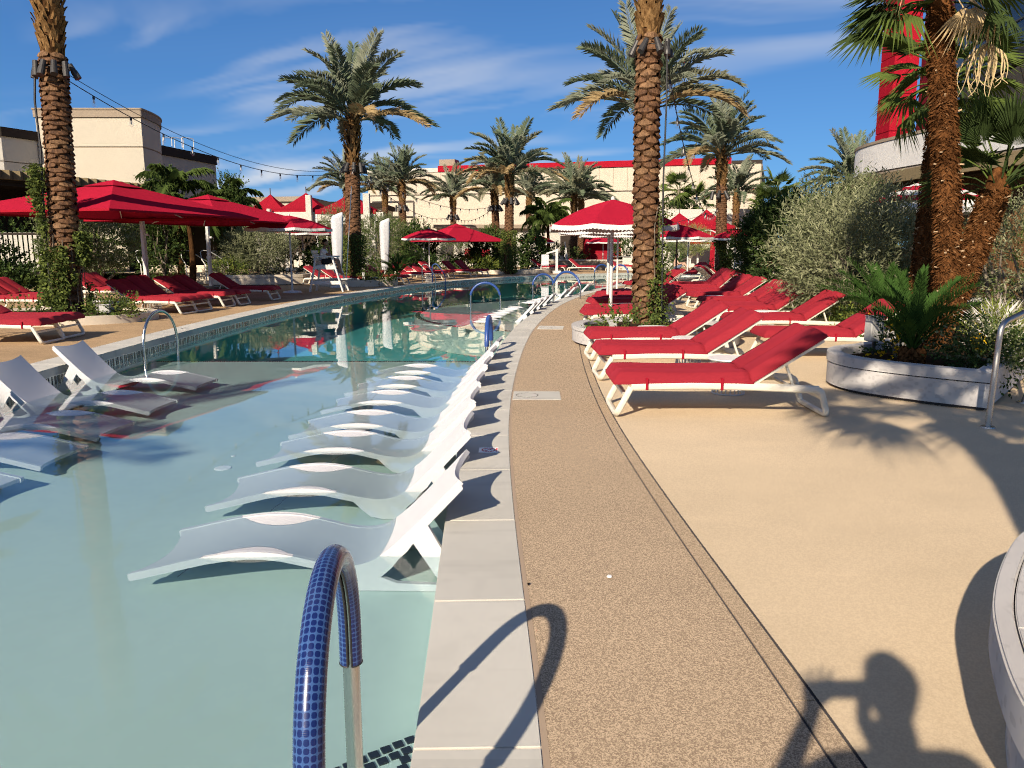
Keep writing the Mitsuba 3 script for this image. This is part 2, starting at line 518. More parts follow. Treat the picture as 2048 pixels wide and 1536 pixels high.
# the basin
shelf1 = POOL.intersection(sbox(-20, -10, 20, 13.1))
shelf2 = Polygon(np.vstack([spline([(0.9, 17.6), (-0.6, 18.2), (-1.9, 19.6), (-2.75, 21.8), (-2.75, 24.6), (-1.6, 27.2), (0.4, 29.2), (2.6, 30.6)], 60), [(4.2, 30.6), (1.5, 17.6)]])).intersection(POOL.buffer(0.05))
basin = struct('pool_basin', sheet(POOL.buffer(0.04), DEEP), 'plaster_deep')
part(basin, 'sun_shelf', prism(shelf1.buffer(0.02), DEEP + 0.01, SHELF), 'plaster_shelf')
part(basin, 'sun_shelf', prism(shelf2, DEEP + 0.01, SHELF), 'plaster_shelf')
line = spline([(0.9, 17.6), (-0.6, 18.2), (-1.9, 19.6), (-2.75, 21.8), (-2.75, 24.6), (-1.6, 27.2), (0.4, 29.2), (2.6, 30.6)], 60)
part(basin, 'shelf_edge_tile', prism(band(offset(line, -0.02), offset(line, -0.16)).intersection(POOL), SHELF - 0.02, SHELF + 0.006), 'tile_black', kind='stuff')
for k in range(3):
    xl, xr = edge_at(L_EDGE, 13.1 + 0.32 * k)[0][0], edge_at(R_EDGE, 13.1 + 0.32 * k)[0][0]
    z = SHELF - 0.02 - 0.16 * k
    y0 = 13.1 + 0.32 * k
    if k:
        part(basin, 'entry_step', prism(sbox(xl - 0.02, 13.09, xr + 0.02, y0), DEEP + 0.01, z), 'plaster_shelf')
    part(basin, 'step_edge_tile', prism(sbox(xl, y0 - 0.07, xr, y0 - 0.015), z - 0.02, z + (0.026 if k == 0 else 0.006)), 'tile_black', kind='stuff')
part(basin, 'wall', cat(wall_strip(R_EDGE[::-1], DEEP, -0.1), wall_strip(L_EDGE, DEEP, -0.1), wall_strip([R_EDGE[-1], L_EDGE[-1]], DEEP, 0.0), wall_strip([L_EDGE[0], R_EDGE[0]], DEEP, 0.0)), 'plaster_deep')
rng = np.random.default_rng(4)
for E, sg in ((L_EDGE, -1), (R_EDGE, 1)):
    inner = offset(E, 0.005 * sg)
    part(basin, 'tile_band', wall_strip(inner if sg < 0 else inner[::-1], -0.36, -0.1), 'tile_pale')
    if sg < 0:
        c = resample(offset(E, -0.007), 0.012)
        k, bits = 300, []
        while k < len(c) - 8:
            w = int(rng.choice([2, 2, 2, 3, 3, 4, 6]))
            a, b = c[k], c[k + w]
            d = (b - a) / np.linalg.norm(b - a)
            bits.append(box([*((a + b) / 2), -0.205], [0.012 * w, 0.006, 0.18], math.atan2(d[1], d[0])))
            k += w + int(rng.choice([2, 2, 3, 3, 4, 5]))
        part(basin, 'tile_stripe', cat(bits), 'tile_black', kind='stuff')
for txt, y in (('10"', 10.75), ("3'6\"", 13.75)):
    p, d = edge_at(L_EDGE, y)
    a = math.atan2(d[1], d[0])
    n = np.array([d[1], -d[0]])
    q = p + n * 0.012
    part(basin, 'depth_tile', box([*q, -0.165], [0.30, 0.008, 0.13], a), 'tile_pale')
    t = meshkit.text_mesh(txt, 0.085, 0.003)
    tv, tf = VF(t)
    w = tv[:, 0].max()
    q2 = q + n * 0.006
    M = np.eye(4)
    M[:3, 0], M[:3, 1], M[:3, 2] = [d[0], d[1], 0], [0, 0, 1], [n[0], n[1], 0]
    M[:3, 3] = [*(q2 - d * w / 2), -0.205]
    part(basin, 'depth_lettering', (tv @ M[:3, :3].T + M[:3, 3], tf), 'tile_black', label='black pool depth number on a pale tile')
# corner step under the near grab rail, its edge set with black mosaic
stp = Polygon([(-0.31, 2.70), (-0.42, 2.64), (-0.66, 2.46), (-0.92, 2.15), (-1.08, 1.7), (-1.1, 0.6), (-0.29, 0.6)])
part(basin, 'corner_step', prism(stp, SHELF, -0.30), 'plaster_shelf')
cells = []
c = resample(np.array(stp.buffer(-0.055).exterior.coords), 0.045)
for r in range(2):
    for p in resample(np.array(stp.buffer(-0.03 - 0.05 * r).exterior.coords), 0.05):
        if -0.66 < p[0] < -0.345 and p[1] > 1.2:
            cells.append(box([p[0], p[1], -0.297], [0.036, 0.036, 0.006], 0.5))
part(basin, 'mosaic_tile', cat(cells), 'tile_black', kind='stuff')
# floor fittings
for x, y, r in ((-2.55, 6.55, 0.075), (-2.05, 6.95, 0.03), (-2.6, 6.95, 0.02)):
    part(basin, 'drain_cover', lathe([(0, 0.006), (r * 0.92, 0.006), (r, 0.0)], 20, (x, y, SHELF + 0.001)), 'sign_white')
crack = resample(spline([(-2.0, 4.3), (-1.84, 5.0), (-1.74, 5.9), (-1.6, 7.1), (-1.45, 8.6)], 40), 0.12)
crack = crack + np.random.default_rng(3).normal(0, 0.012, crack.shape)
part(basin, 'floor_joint', prism(band(offset(crack, 0.0028), offset(crack, -0.0028)), SHELF - 0.002, SHELF + 0.0015), 'trim_taupe')
# water: one still sheet with slight wavelets
ys = np.concatenate([np.arange(-6, 3, 0.25), np.arange(3, 16, 0.10), np.arange(16, 53, 0.16)])
xs = np.concatenate([np.arange(-6.6, 0.3, 0.11), np.arange(0.3, 13, 0.18)])
X, Y = np.meshgrid(xs, ys)
P = np.stack([X, Y, X * 0], -1)
amp = 0.35 + 0.9 * meshkit.fbm(P * 0.22, 2, 3) ** 2
Z = WATER + amp * (0.0022 * (meshkit.noise(P * [1.9, 1.5, 1], 1) - 0.5) + 0.0009 * (meshkit.noise(P * [4.3, 3.6, 1], 2) - 0.5) + 0.0002 * np.sin(9 * X + 4 * Y))
i, j = np.meshgrid(np.arange(len(ys) - 1), np.arange(len(xs) - 1), indexing='ij')
n = len(xs)
q = np.stack([i * n + j, i * n + j + 1, (i + 1) * n + j + 1, (i + 1) * n + j], -1).reshape(-1, 4)
cx, cy = X.ravel()[q].mean(1), Y.ravel()[q].mean(1)
import shapely
keep = shapely.contains_xy(POOL.buffer(0.16), cx, cy)
wv, wf = VF((np.stack([X, Y, Z], -1).reshape(-1, 3), q[keep]))
used, inv = np.unique(wf, return_inverse=True)
struct('pool_water', (wv[used], inv.reshape(-1, 3)), 'pool_water', True)
# service lids and the depth sign let into the paving
for y, off, L, W in ((8.0, 0.66, 0.50, 0.47), (15.15, 0.70, 0.5, 0.62)):
    p, d = edge_at(R_EDGE, y)
    nn = np.array([d[1], -d[0]])
    c = p + nn * off
    a = math.atan2(d[1], d[0])
    t = thing('skimmer_lid', 'pale concrete service lid with a round plate, %s in the speckled path' % ('nearer one' if y < 10 else 'farther one'), 'lid')
    part(t, 'slab', box([*c, -0.01], [W, L, 0.028], a, 0.003), 'coping_concrete')
    part(t, 'round_plate', lathe([(0, 0.0), (0.108, 0.0), (0.112, -0.003)], 28, (*(c - nn * 0.1), 0.0065)), 'coping_concrete')
    part(t, 'plate_joint', lathe([(0.112, -0.003), (0.113, 0.0005), (0.118, 0.0005), (0.119, -0.003)], 28, (*(c - nn * 0.1), 0.0055)), 'joint_dark')
p, d = edge_at(R_EDGE, 5.74)
c = p + np.array([d[1], -d[0]]) * 0.235
sg = thing('no_diving_sign', 'white no diving tile with a red ring, set in the right coping', 'sign')
part(sg, 'tile', box([*c, 0.0015], [0.15, 0.15, 0.004], 0), 'sign_white')
part(sg, 'red_ring', prism(Point(*c).buffer(0.055).difference(Point(*c).buffer(0.043)).union(LineString([c + [-0.035, -0.035], c + [0.035, 0.035]]).buffer(0.005)), 0.0034, 0.0048), 'sign_red')
fig = unary_union([Point(c[0] + 0.018, c[1] + 0.02).buffer(0.009), LineString([c + [0.008, 0.012], c + [-0.014, -0.012]]).buffer(0.007), LineString([c + [-0.014, -0.012], c + [-0.03, 0.004]]).buffer(0.005), LineString([c + [0.008, 0.012], c + [0.022, -0.014]]).buffer(0.004)])
part(sg, 'diver_figure', prism(fig, 0.0034, 0.0046), 'tile_black')
t = meshkit.text_mesh('NO DIVING', 0.013, 0.0012)
tv, tf = VF(t)
part(sg, 'lettering', xf((tv - [tv[:, 0].max() / 2, 0, 0], tf), mat((c[0] + 0.068, c[1], 0.0035), PI / 2)), 'sign_red')
for y, txt in ((9.35, '10 IN'), (14.9, "3 FT 6")):
    p, d = edge_at(L_EDGE, y)
    c = p + np.array([-d[1], d[0]]) * 0.25
    s2 = thing('coping_depth_marker', 'pale depth marker tile in the left coping, %s' % ('beside the shallow shelf' if y < 12 else 'just past the chrome grab rail'), 'marker')
    part(s2, 'tile', box([*c, 0.0015], [0.26, 0.15, 0.004], math.atan2(d[1], d[0])), 'coping_concrete')
    tv, tf = VF(meshkit.text_mesh(txt, 0.05, 0.0012))
    a = math.atan2(d[1], d[0])
    part(s2, 'lettering', xf((tv - [tv[:, 0].max() / 2, 0.025, 0], tf), mat((*c, 0.0036), a)), 'joint_dark')
# ---------------------------------------------------------------- in-water chaises
def chaise_meshes():
    prof = CubicSpline([0, 0.22, 0.45, 0.66, 0.85, 1.05, 1.22, 1.36, 1.50, 1.66, 1.86], [0.115, 0.165, 0.215, 0.237, 0.222, 0.175, 0.150, 0.178, 0.285, 0.445, 0.655])
    xs = np.linspace(0, 1.86, 46)
    vs = np.linspace(-1, 1, 15)
    X, V = np.meshgrid(xs, vs, indexing='ij')
    wide = 0.335 + 0.02 * np.cos(X * 2.4)
    dip = 0.018 + 0.026 * np.exp(-((X - 0.66) / 0.35) ** 2) + 0.02 * (X > 1.3) * (X - 1.3)
    Xt = X + 0.05 * (1 - V ** 2) * (0.9 * (X > 1.84) * -1 + 0)
    Xe = X - 0.045 * np.clip((X - 1.3) / 0.56, 0, 1) * (1 - V ** 2) + 0.10 * (1 - V ** 2) * np.clip(1 - X / 0.5, 0, 1) * 0.8
    top = np.stack([Xe, V * wide, prof(X) - dip * (1 - V ** 2)], -1)
    nx = -prof(X, 1) / np.sqrt(1 + prof(X, 1) ** 2)
    nz = 1 / np.sqrt(1 + prof(X, 1) ** 2)
    bot = top - 0.032 * np.stack([nx, X * 0, nz], -1)
    a, b = X.shape
    i, j = np.meshgrid(np.arange(a - 1), np.arange(b - 1), indexing='ij')
    q = np.stack([i * b + j, (i + 1) * b + j, (i + 1) * b + j + 1, i * b + j + 1], -1).reshape(-1, 4)
    N = a * b
    f = [q, q[:, ::-1] + N]
    rim = [np.arange(a) * b, np.arange(a) * b + b - 1, np.arange(b), np.arange(b) + (a - 1) * b]
    for k, r in enumerate(rim):
        s = np.stack([r[:-1], r[1:], r[1:] + N, r[:-1] + N], 1)
        f.append(s[:, ::-1] if k in (0, 3) else s)
    shell = VF((np.vstack([top.reshape(-1, 3), bot.reshape(-1, 3)]), np.vstack(f)))
    # the side cheek with its open loop at the back leg, in (x, z)
    s = np.linspace(0.0, 1.855, 40)
    up = np.column_stack([s, prof(s) - 0.002])
    th = 0.045 + 0.075 * np.exp(-((s - 1.38) / 0.16) ** 2) + 0.02 * (s > 1.5)
    lo = np.column_stack([s - 0.6 * th * np.clip(-prof(s, 1) / np.sqrt(1 + prof(s, 1) ** 2), -1, 1), prof(s) - th / np.sqrt(1 + prof(s, 1) ** 2)])
    strip = Polygon(np.vstack([up, lo[::-1]])).buffer(0)
    foot = Polygon([(1.02, 0.15), (1.10, 0.07), (1.16, 0.02), (1.24, 0.0), (1.84, 0.0), (1.84, 0.035), (1.5, 0.045), (1.36, 0.10), (1.30, 0.14)])
    leg = Polygon([(1.56, 0.34), (1.66, 0.43), (1.88, 0.02), (1.84, 0.0), (1.78, 0.0)])
    side = unary_union([strip, foot, leg]).buffer(-0.012).buffer(0.012).simplify(0.002)
    cheek = prism(side, -0.5, 0.5)
    R = np.array([[1, 0, 0], [0, 0, -1], [0, 1, 0.0]])
    cv, cf = VF(cheek)

    def put_at(y):
        v = cv @ R.T
        v[:, 1] = v[:, 1] * 0.034 + y * (0.318 + 0.02 * np.cos(v[:, 0] * 2.4))
        return v, cf
    return PLY(shell, 'chaise_white', 50), [PLY(put_at(y), 'chaise_white', 30) for y in (-1, 1)]


CHAISE = chaise_meshes()
ORD = ['first', 'second', 'third', 'fourth', 'fifth', 'sixth', 'seventh', 'eighth', 'ninth', 'tenth', 'eleventh', 'twelfth', 'thirteenth', 'fourteenth', 'fifteenth', 'sixteenth']


def chaise(x, y, rz, label, group):
    t = thing('pool_chaise', label, 'lounger', group)
    M = mat((x, y, SHELF + 0.004), rz)
    part(t, 'seat_shell', CHAISE[0], None, M=M)
    for c in CHAISE[1]:
        part(t, 'side_panel', c, None, M=M)


near = [4.60, 5.56, 6.70, 7.64, 8.80, 9.85, 10.95]
for k, y in enumerate(near):
    p, d = edge_at(R_EDGE, y)
    chaise(p[0] + 0.10 - 1.86, y - 0.02 - (0.18 if k == 0 else 0.0), math.atan2(d[1], d[0]) - PI / 2 + (-0.03 if k == 0 else 0), f'{ORD[k]} white in-water lounger from the camera along the right coping of the sun shelf', 'white loungers along the right side of the sun shelf')
for k, y in enumerate([13.7 + 4.6, 19.6, 20.8, 22.1, 24.6, 26.0, 28.4]):
    p, d = edge_at(R_EDGE, y)
    a = math.atan2(d[1], d[0]) - PI / 2
    c = p + np.array([math.cos(a), math.sin(a)]) * (0.08 - 1.86)
    chaise(c[0], c[1], a, f'{ORD[k]} white in-water lounger of the far shelf, counted from its near end', 'white loungers on the far pool shelf')
for k, (y, x) in enumerate([(10.25, -4.12), (8.72, -4.02), (7.55, -3.98), (6.55, -3.92), (5.55, -3.9), (4.5, -3.9)]):
    chaise(x, y, PI - 0.03, f'{ORD[k]} white in-water lounger from the chrome rail along the left side of the sun shelf', 'white loungers along the left side of the sun shelf')


# ---------------------------------------------------------------- red deck loungers
def pad(L, W, t, nx=26, ny=19):
    """a sewn cushion lying in x 0..L, its seam along the middle"""
    xs, ys = np.linspace(0, 1, nx), np.linspace(-1, 1, ny)
    X, Y = np.meshgrid(xs, ys, indexing='ij')
    ex = np.clip(np.minimum(X, 1 - X) * L / 0.035, 0, 1)
    ey = np.clip((1 - np.abs(Y)) * W / 2 / 0.035, 0, 1)
    edge = np.sqrt(1 - (1 - np.minimum(ex, ey)) ** 2)
    puff = 0.020 * (1 - np.abs(np.abs(Y) - 0.5) * 2) - 0.020 * np.exp(-(Y / 0.08) ** 2) + 0.010 * (meshkit.fbm(np.stack([X * 5 * L, Y * 3.1, X * 0], -1), 3, int(L * 100)) - 0.5)
    wav = 0.004 * np.sin(X * 9) * np.abs(Y)
    z = t * (0.35 + 0.65 * edge) + (puff + wav) * edge
    top = np.stack([X * L, Y * W / 2, z], -1)
    bot = np.stack([X * L, Y * W / 2, X * 0], -1)
    i, j = np.meshgrid(np.arange(nx - 1), np.arange(ny - 1), indexing='ij')
    q = np.stack([i * ny + j, (i + 1) * ny + j, (i + 1) * ny + j + 1, i * ny + j + 1], -1).reshape(-1, 4)
    N = nx * ny
    f = [q, q[:, ::-1] + N]
    for k, r in enumerate([np.arange(nx) * ny, np.arange(nx) * ny + ny - 1, np.arange(ny), np.arange(ny) + (nx - 1) * ny]):
        s = np.stack([r[:-1], r[1:], r[1:] + N, r[:-1] + N], 1)
        f.append(s[:, ::-1] if k in (0, 3) else s)
    return VF((np.vstack([top.reshape(-1, 3), bot.reshape(-1, 3)]), np.vstack(f)))


def bent(corners, r=0.06, n=5):
    """a polyline with its corners rounded"""
    c = np.asarray(corners, float)
    out = [c[0]]
    for k in range(1, len(c) - 1):
        a, b = c[k - 1] - c[k], c[k + 1] - c[k]
        la, lb = np.linalg.norm(a), np.linalg.norm(b)
        rr = min(r, la * 0.48, lb * 0.48)
        p, q = c[k] + a / la * rr, c[k] + b / lb * rr
        for t in np.linspace(0, 1, n):
            out.append((1 - t) ** 2 * p + 2 * t * (1 - t) * c[k] + t * t * q)
    out.append(c[-1])
    return np.array(out)


def lounger_meshes(alpha):
    W = 0.345
    ply = lambda m, b, s=40: PLY(m, b, s)
    out = [('seat_cushion', ply(move(pad(1.27, 0.715, 0.098), 0.0, 0, 0.312), 'red_cushion', 55))]
    Mb = mat((1.255, 0, 0.325), 0, 1, -alpha)
    out.append(('back_cushion', ply(xf(pad(0.78, 0.715, 0.088), Mb), 'red_cushion', 55)))
    for s in (-1, 1):
        y = s * W
        out.append(('side_rail', ply(tube(bent([(0.16, y, 0.29), (0.7, y, 0.305), (1.2, y, 0.295), (1.86, y, 0.265)], 0.2), 0.036, 8, flat=0.55), 'cream_resin')))
    out.append(('leg', ply(tube(bent([(0.16, -W, 0.285), (0.03, -W + 0.005, 0.028), (0.03, -0.02, 0.028), (0.03, W - 0.005, 0.028), (0.16, W, 0.285)], 0.07), 0.030, 8, flat=0.8), 'cream_resin')))
    out.append(('leg', ply(tube(bent([(1.80, -W, 0.265), (1.885, -W, 0.26), (1.955, -W + 0.005, 0.028), (1.955, 0, 0.028), (1.955, W - 0.005, 0.028), (1.885, W, 0.26), (1.80, W, 0.265)], 0.06), 0.030, 8, flat=0.8), 'cream_resin')))
    out.append(('cross_rail', ply(bar((0.12, -W, 0.2), (0.12, W, 0.2), 0.035, 0.03), 'cream_resin')))
    out.append(('cross_rail', ply(bar((1.90, -W, 0.19), (1.90, W, 0.19), 0.035, 0.03), 'cream_resin')))
    sl = [box([x, 0, 0.304], [0.055, 0.62, 0.014]) for x in np.arange(0.22, 1.25, 0.085)]
    out.append(('slat_deck', ply(cat(sl), 'cream_resin')))
    bf = [xf(box([0.36, s * 0.322, -0.016], [0.76, 0.034, 0.03]), Mb) for s in (-1, 1)] + [xf(box([x, 0, -0.012], [0.05, 0.61, 0.012]), Mb) for x in np.arange(0.07, 0.76, 0.085)]
    out.append(('back_frame', ply(cat(bf), 'cream_resin')))
    e = (Mb @ [0.36, 0, -0.03, 1])[:3]
    st = []
    for s in (-1, 1):
        st.append(bar((e[0], s * 0.27, e[2]), (1.66, s * 0.27, 0.27), 0.028, 0.022))
    st.append(bar((1.66, -0.33, 0.268), (1.66, 0.33, 0.268), 0.03, 0.02))
    out.append(('prop', ply(cat(st), 'cream_resin')))
    for x in (0.30, 0.98):
        for s in (-1, 1):
            out.append(('strap', ply(box([x, s * W, 0.318], [0.022, 0.062, 0.110], 0, 0.003), 'red_canvas')))
    return out


LG = {a: lounger_meshes(math.radians(a)) for a in (24, 33, 40)}


def lounger(x, y, rz, label, group, a=33):
    """x, y: the middle of its foot end; rz: the way from foot to head"""
    t = thing('red_lounger', label, 'lounger', group)
    M = mat((x, y, 0.0), rz)
    for name, m in LG[a]:
        part(t, name, m, None, M=M)


g1 = 'red loungers in the row beside the speckled path'
R1 = [(0.93, 7.24, -0.01, 33), (1.00, 9.2, 0.02, 33), (1.05, 10.82, 0.02, 33), (1.33, 14.62, 0.05, 33), (1.45, 15.42, 0.05, 33), (1.75, 17.6, 0.10, 24), (1.95, 18.6, 0.1, 24), (2.25, 20.3, 0.14, 33), (2.5, 21.3, 0.14, 33), (3.9, 26.6, 0.2, 33), (4.35, 28.0, 0.22, 33)]
for k, (x, y, r, a) in enumerate(R1):
    lounger(x, y, r, f'{ORD[k]} red cushioned lounger from the camera in the row beside the speckled path', g1, a)
g2 = 'red loungers in the row in front of the olive shrubs'
for k, (x, y, r, a) in enumerate([(3.50, 10.95, -0.02, 33), (3.72, 13.35, 0.03, 33), (3.95, 15.5, 0.04, 33), (4.05, 16.25, 0.04, 33), (4.42, 18.1, 0.06, 33), (4.62, 20.1, 0.08, 33), (4.85, 22.0, 0.1, 33), (5.1, 24.2, 0.1, 40), (5.5, 26.3, 0.12, 40)]):
    lounger(x, y, r, f'{ORD[k]} red cushioned lounger from the camera in the right row before the olive shrubs', g2, a)
g3 = 'red loungers at the right side under the far umbrellas'
for k, (x, y, r, a) in enumerate([(8.9, 29.5, PI + 0.1, 40), (9.2, 31.2, PI + 0.1, 40), (10.0, 33.2, PI + 0.1, 40), (7.6, 37.5, 0.3, 40), (10.9, 38.5, 0.35, 40), (12.0, 41.0, 0.35, 40)]):
    lounger(x, y, r, f'{ORD[k]} red lounger among the far umbrellas right of the big palm trunk', g3, a)
g4 = 'red loungers on the left deck'
for k, (x, y, r, a) in enumerate([(-7.55, 12.65, PI + 0.02, 33), (-7.62, 13.38, PI + 0.02, 33), (-7.62, 18.25, PI - 0.16, 33), (-7.55, 19.0, PI - 0.16, 40), (-7.45, 20.45, PI - 0.08, 33), (-7.3, 21.2, PI - 0.08, 33), (-7.05, 23.2, PI - 0.06, 33)]):
    lounger(x, y, r, f'{ORD[k]} red lounger from the left edge in the shaded row along the left coping', g4, a)
g5 = 'red loungers in the back row of the left deck'
for k, (x, y, r, a) in enumerate([(-11.2, 18.9, PI, 33), (-11.2, 19.7, PI, 33), (-10.9, 22.6, PI - 0.1, 33), (-11.0, 23.4, PI - 0.1, 33)]):
    lounger(x, y, r, f'{ORD[k]} red lounger of the back row behind the ivy-clad palm', g5, a)
g6 = 'red loungers beside the lifeguard chair and beyond'
for k, (x, y, a) in enumerate([(-6.9, 33.0, 33), (-6.1, 32.2, 33), (-4.5, 33.5, 33), (-4.0, 37.2, 33), (-3.3, 38.6, 33), (-4.5, 42.5, 33), (-3.1, 40.6, 40), (-2.0, 41.9, 40), (-1.4, 43.1, 40), (-6.5, 39.5, 33)]):
    lounger(x, y, PI - 0.12 - 0.04 * k * (k < 9), f'{ORD[k]} red lounger to the right of the lifeguard chair, counted from it', g6, a)
g7 = 'red loungers at the far end of the pool'
for k, (x, y, r) in enumerate([(3.1, 50.2, PI - 0.25), (5.6, 51.2, PI - 0.3), (8.3, 52.6, PI - 0.4), (3.7, 52.3, PI - 0.3), (7.8, 55.0, 0.6)]):
    lounger(x, y, r, f'{ORD[k]} red lounger from the left on the far end deck near the white pool lift', g7, 40)

# ---------------------------------------------------------------- side tables
TB = [('tabletop', PLY(lathe([(0, 0.0), (0.215, 0.0), (0.23, 0.012), (0.225, 0.024), (0, 0.026)], 28, (0, 0, 0.36)), 'white_metal', 40)),
      ('wire_base', PLY(cat([tube([(0.20 * math.cos(a), 0.20 * math.sin(a), 0.36), (0.14 * math.cos(a), 0.14 * math.sin(a), 0.2), (0.17 * math.cos(a), 0.17 * math.sin(a), 0.0)], 0.006, 4) for a in np.arange(22) * PI / 11]
                              + [tube([(0.17 * math.cos(a), 0.17 * math.sin(a), 0.008) for a in np.arange(17) * PI / 8], 0.008, 4)]), 'white_metal', 40))]
for x, y, lab in [(2.32, 8.12, 'between the first and second red loungers beside the path'), (2.32, 10.02, 'behind the third red lounger beside the path'), (2.1, 11.45, 'before the planted trunk of the right palm'), (2.6, 14.05, 'beneath the fourth red lounger of the path row'),
                  (-9.15, 17.25, 'by the ring planter below a left lounger'), (-8.75, 18.72, 'below the pair of left loungers by the ivy-clad palm'), (-9.3, 20.05, 'between the shaded left loungers near the mast'),
                  (-6.4, 32.7, 'behind the lifeguard chair between red loungers'), (-3.9, 36.5, 'under the red loungers near the far pool ladder'), (4.75, 14.4, 'between loungers of the row before the olive shrubs'), (5.0, 19.1, 'among the far loungers before the olive shrubs')]:
    t = thing('side_table', 'round white wire side table ' + lab, 'table', 'round white wire side tables')
    for name, m in TB:
        part(t, name, m, None, M=mat((x, y, 0.0)))


# ---------------------------------------------------------------- umbrellas
def octagon_umbrella(x, y, r, edge, top, label, group, pole='white_metal', phase=0.39, base=True, stripes=False, plain=False, pole_label=None):
    t = thing('fringed_umbrella', label, 'umbrella', group)
    n = 8
    hem = 0.10
    rings = 6
    ang = phase + np.arange(n + 1) * 2 * PI / n
    M = mat((x, y, 0))
    for k in range(n):
        a0, a1 = ang[k], ang[k + 1]
        s = np.linspace(0, 1, rings + 1)
        v, f = [], []
        cols = 5
        for i, si in enumerate(s):
            for c in range(cols):
                u = c / (cols - 1)
                e = (1 - u) * np.array([math.cos(a0), math.sin(a0)]) + u * np.array([math.cos(a1), math.sin(a1)])
                sag = 0.035 * math.sin(PI * u) * si
                z = top - (top - edge) * (0.55 * si + 0.45 * si ** 2.2) - sag
                v.append([*(e * r * max(si, 0.02)), z])
        for i in range(rings):
            for c in range(cols - 1):
                q = i * cols + c
                f.append([q, q + cols, q + cols + 1, q + 1])
        v = np.array(v)
        if stripes:
            for i in range(rings):
                sel = [g for g in f if i * cols <= g[0] < (i + 1) * cols]
                part(t, 'canopy_stripe', xf((v, np.array(sel)), M), 'white_fringe' if i % 2 else 'red_canopy')
        else:
            part(t, 'canopy_panel', xf((v, np.array(f)), M), 'red_canopy', True)
        low = v[-cols:]
        fr_v, fr_f = [], []
        N = 29
        for i in range(N):
            u = i / (N - 1) * (cols - 1)
            c = min(int(u), cols - 2)
            p = low[c] * (1 - (u - c)) + low[c + 1] * (u - c)
            p = p * [1.004, 1.004, 1] + [0, 0, 0.004]
            d = hem if i % 2 else hem * 0.82
            fr_v += [p, p * [1.012, 1.012, 1] + [0, 0, -d]]
        for i in range(N - 1):
            fr_f.append([2 * i, 2 * i + 1, 2 * i + 3, 2 * i + 2])
        part(t, 'valance', xf((np.array(fr_v), np.array(fr_f)), M), 'white_fringe')
        part(t, 'rib', xf(tube([(0.03 * math.cos(a0), 0.03 * math.sin(a0), top - 0.05), (0.55 * r * math.cos(a0), 0.55 * r * math.sin(a0), top - (top - edge) * (0.3 + 0.45 * .27) - 0.03), (r * 0.985 * math.cos(a0), r * 0.985 * math.sin(a0), edge - 0.015)], 0.009, 5), M), 'white_metal')
    part(t, 'pole', xf(tube([(0, 0, 0), (0, 0, top + 0.03)], 0.034, 12), M), pole)
    part(t, 'finial', xf(lathe([(0, 0.07), (0.03, 0.05), (0.04, 0.0), (0.0, 0.0)], 10, (0, 0, top)), M), 'white_metal')
    if base:
        part(t, 'base_plate', xf(lathe([(0, 0.07), (0.08, 0.07), (0.30, 0.05), (0.33, 0.0), (0, 0.0)], 24), M), pole)
    return t


gu = 'red umbrellas with white fringe'
octagon_umbrella(1.93, 15.1, 1.27, 1.97, 2.45, 'largest red fringed umbrella, standing just left of the right palm trunk', gu)
octagon_umbrella(2.40, 19.4, 1.30, 1.97, 2.45, 'red fringed umbrella directly behind the largest one, only its white hem showing', gu)
octagon_umbrella(3.55, 26.2, 1.35, 2.0, 2.5, 'third red fringed umbrella in line behind the right palm trunk', gu)
octagon_umbrella(-7.75, 27.3, 1.47, 2.22, 2.66, 'red umbrella with a pole in shade beside the lifeguard chair', gu)
octagon_umbrella(-9.9, 37.0, 1.5, 2.25, 2.7, 'red umbrella on a sunlit white pole behind the lifeguard chair', gu)
octagon_umbrella(-4.35, 41.0, 1.47, 2.06, 2.55, 'red umbrella near the far pool ladder, shading sunlit loungers', gu)
octagon_umbrella(-2.2, 53.0, 1.25, 2.05, 2.5, 'far red umbrella half behind the wide one across the pool', gu)
octagon_umbrella(1.78, 57.5, 1.45, 2.02, 2.5, 'far red umbrella with a palm shadow across it, above the pool lift', gu)
octagon_umbrella(6.65, 57.0, 1.3, 2.0, 2.5, 'far red umbrella in front of the red curtained cabana', gu)
octagon_umbrella(6.75, 32.0, 1.47, 1.99, 2.5, 'red umbrella just right of the right palm trunk', gu, 'bronze_dark')
octagon_umbrella(9.7, 43.0, 1.5, 2.0, 2.45, 'red umbrella low behind the one right of the palm trunk', gu)
octagon_umbrella(11.3, 39.5, 1.3, 2.05, 2.5, 'shaded red umbrella beside the ivy-wrapped far palm', gu)
octagon_umbrella(13.4, 45.5, 1.3, 2.05, 2.5, 'rightmost far red umbrella before the white wall', gu)
t = octagon_umbrella(8.75, 16.6, 1.35, 2.35, 2.95, 'umbrella with red and white rings behind the olive shrub', None, stripes=True)


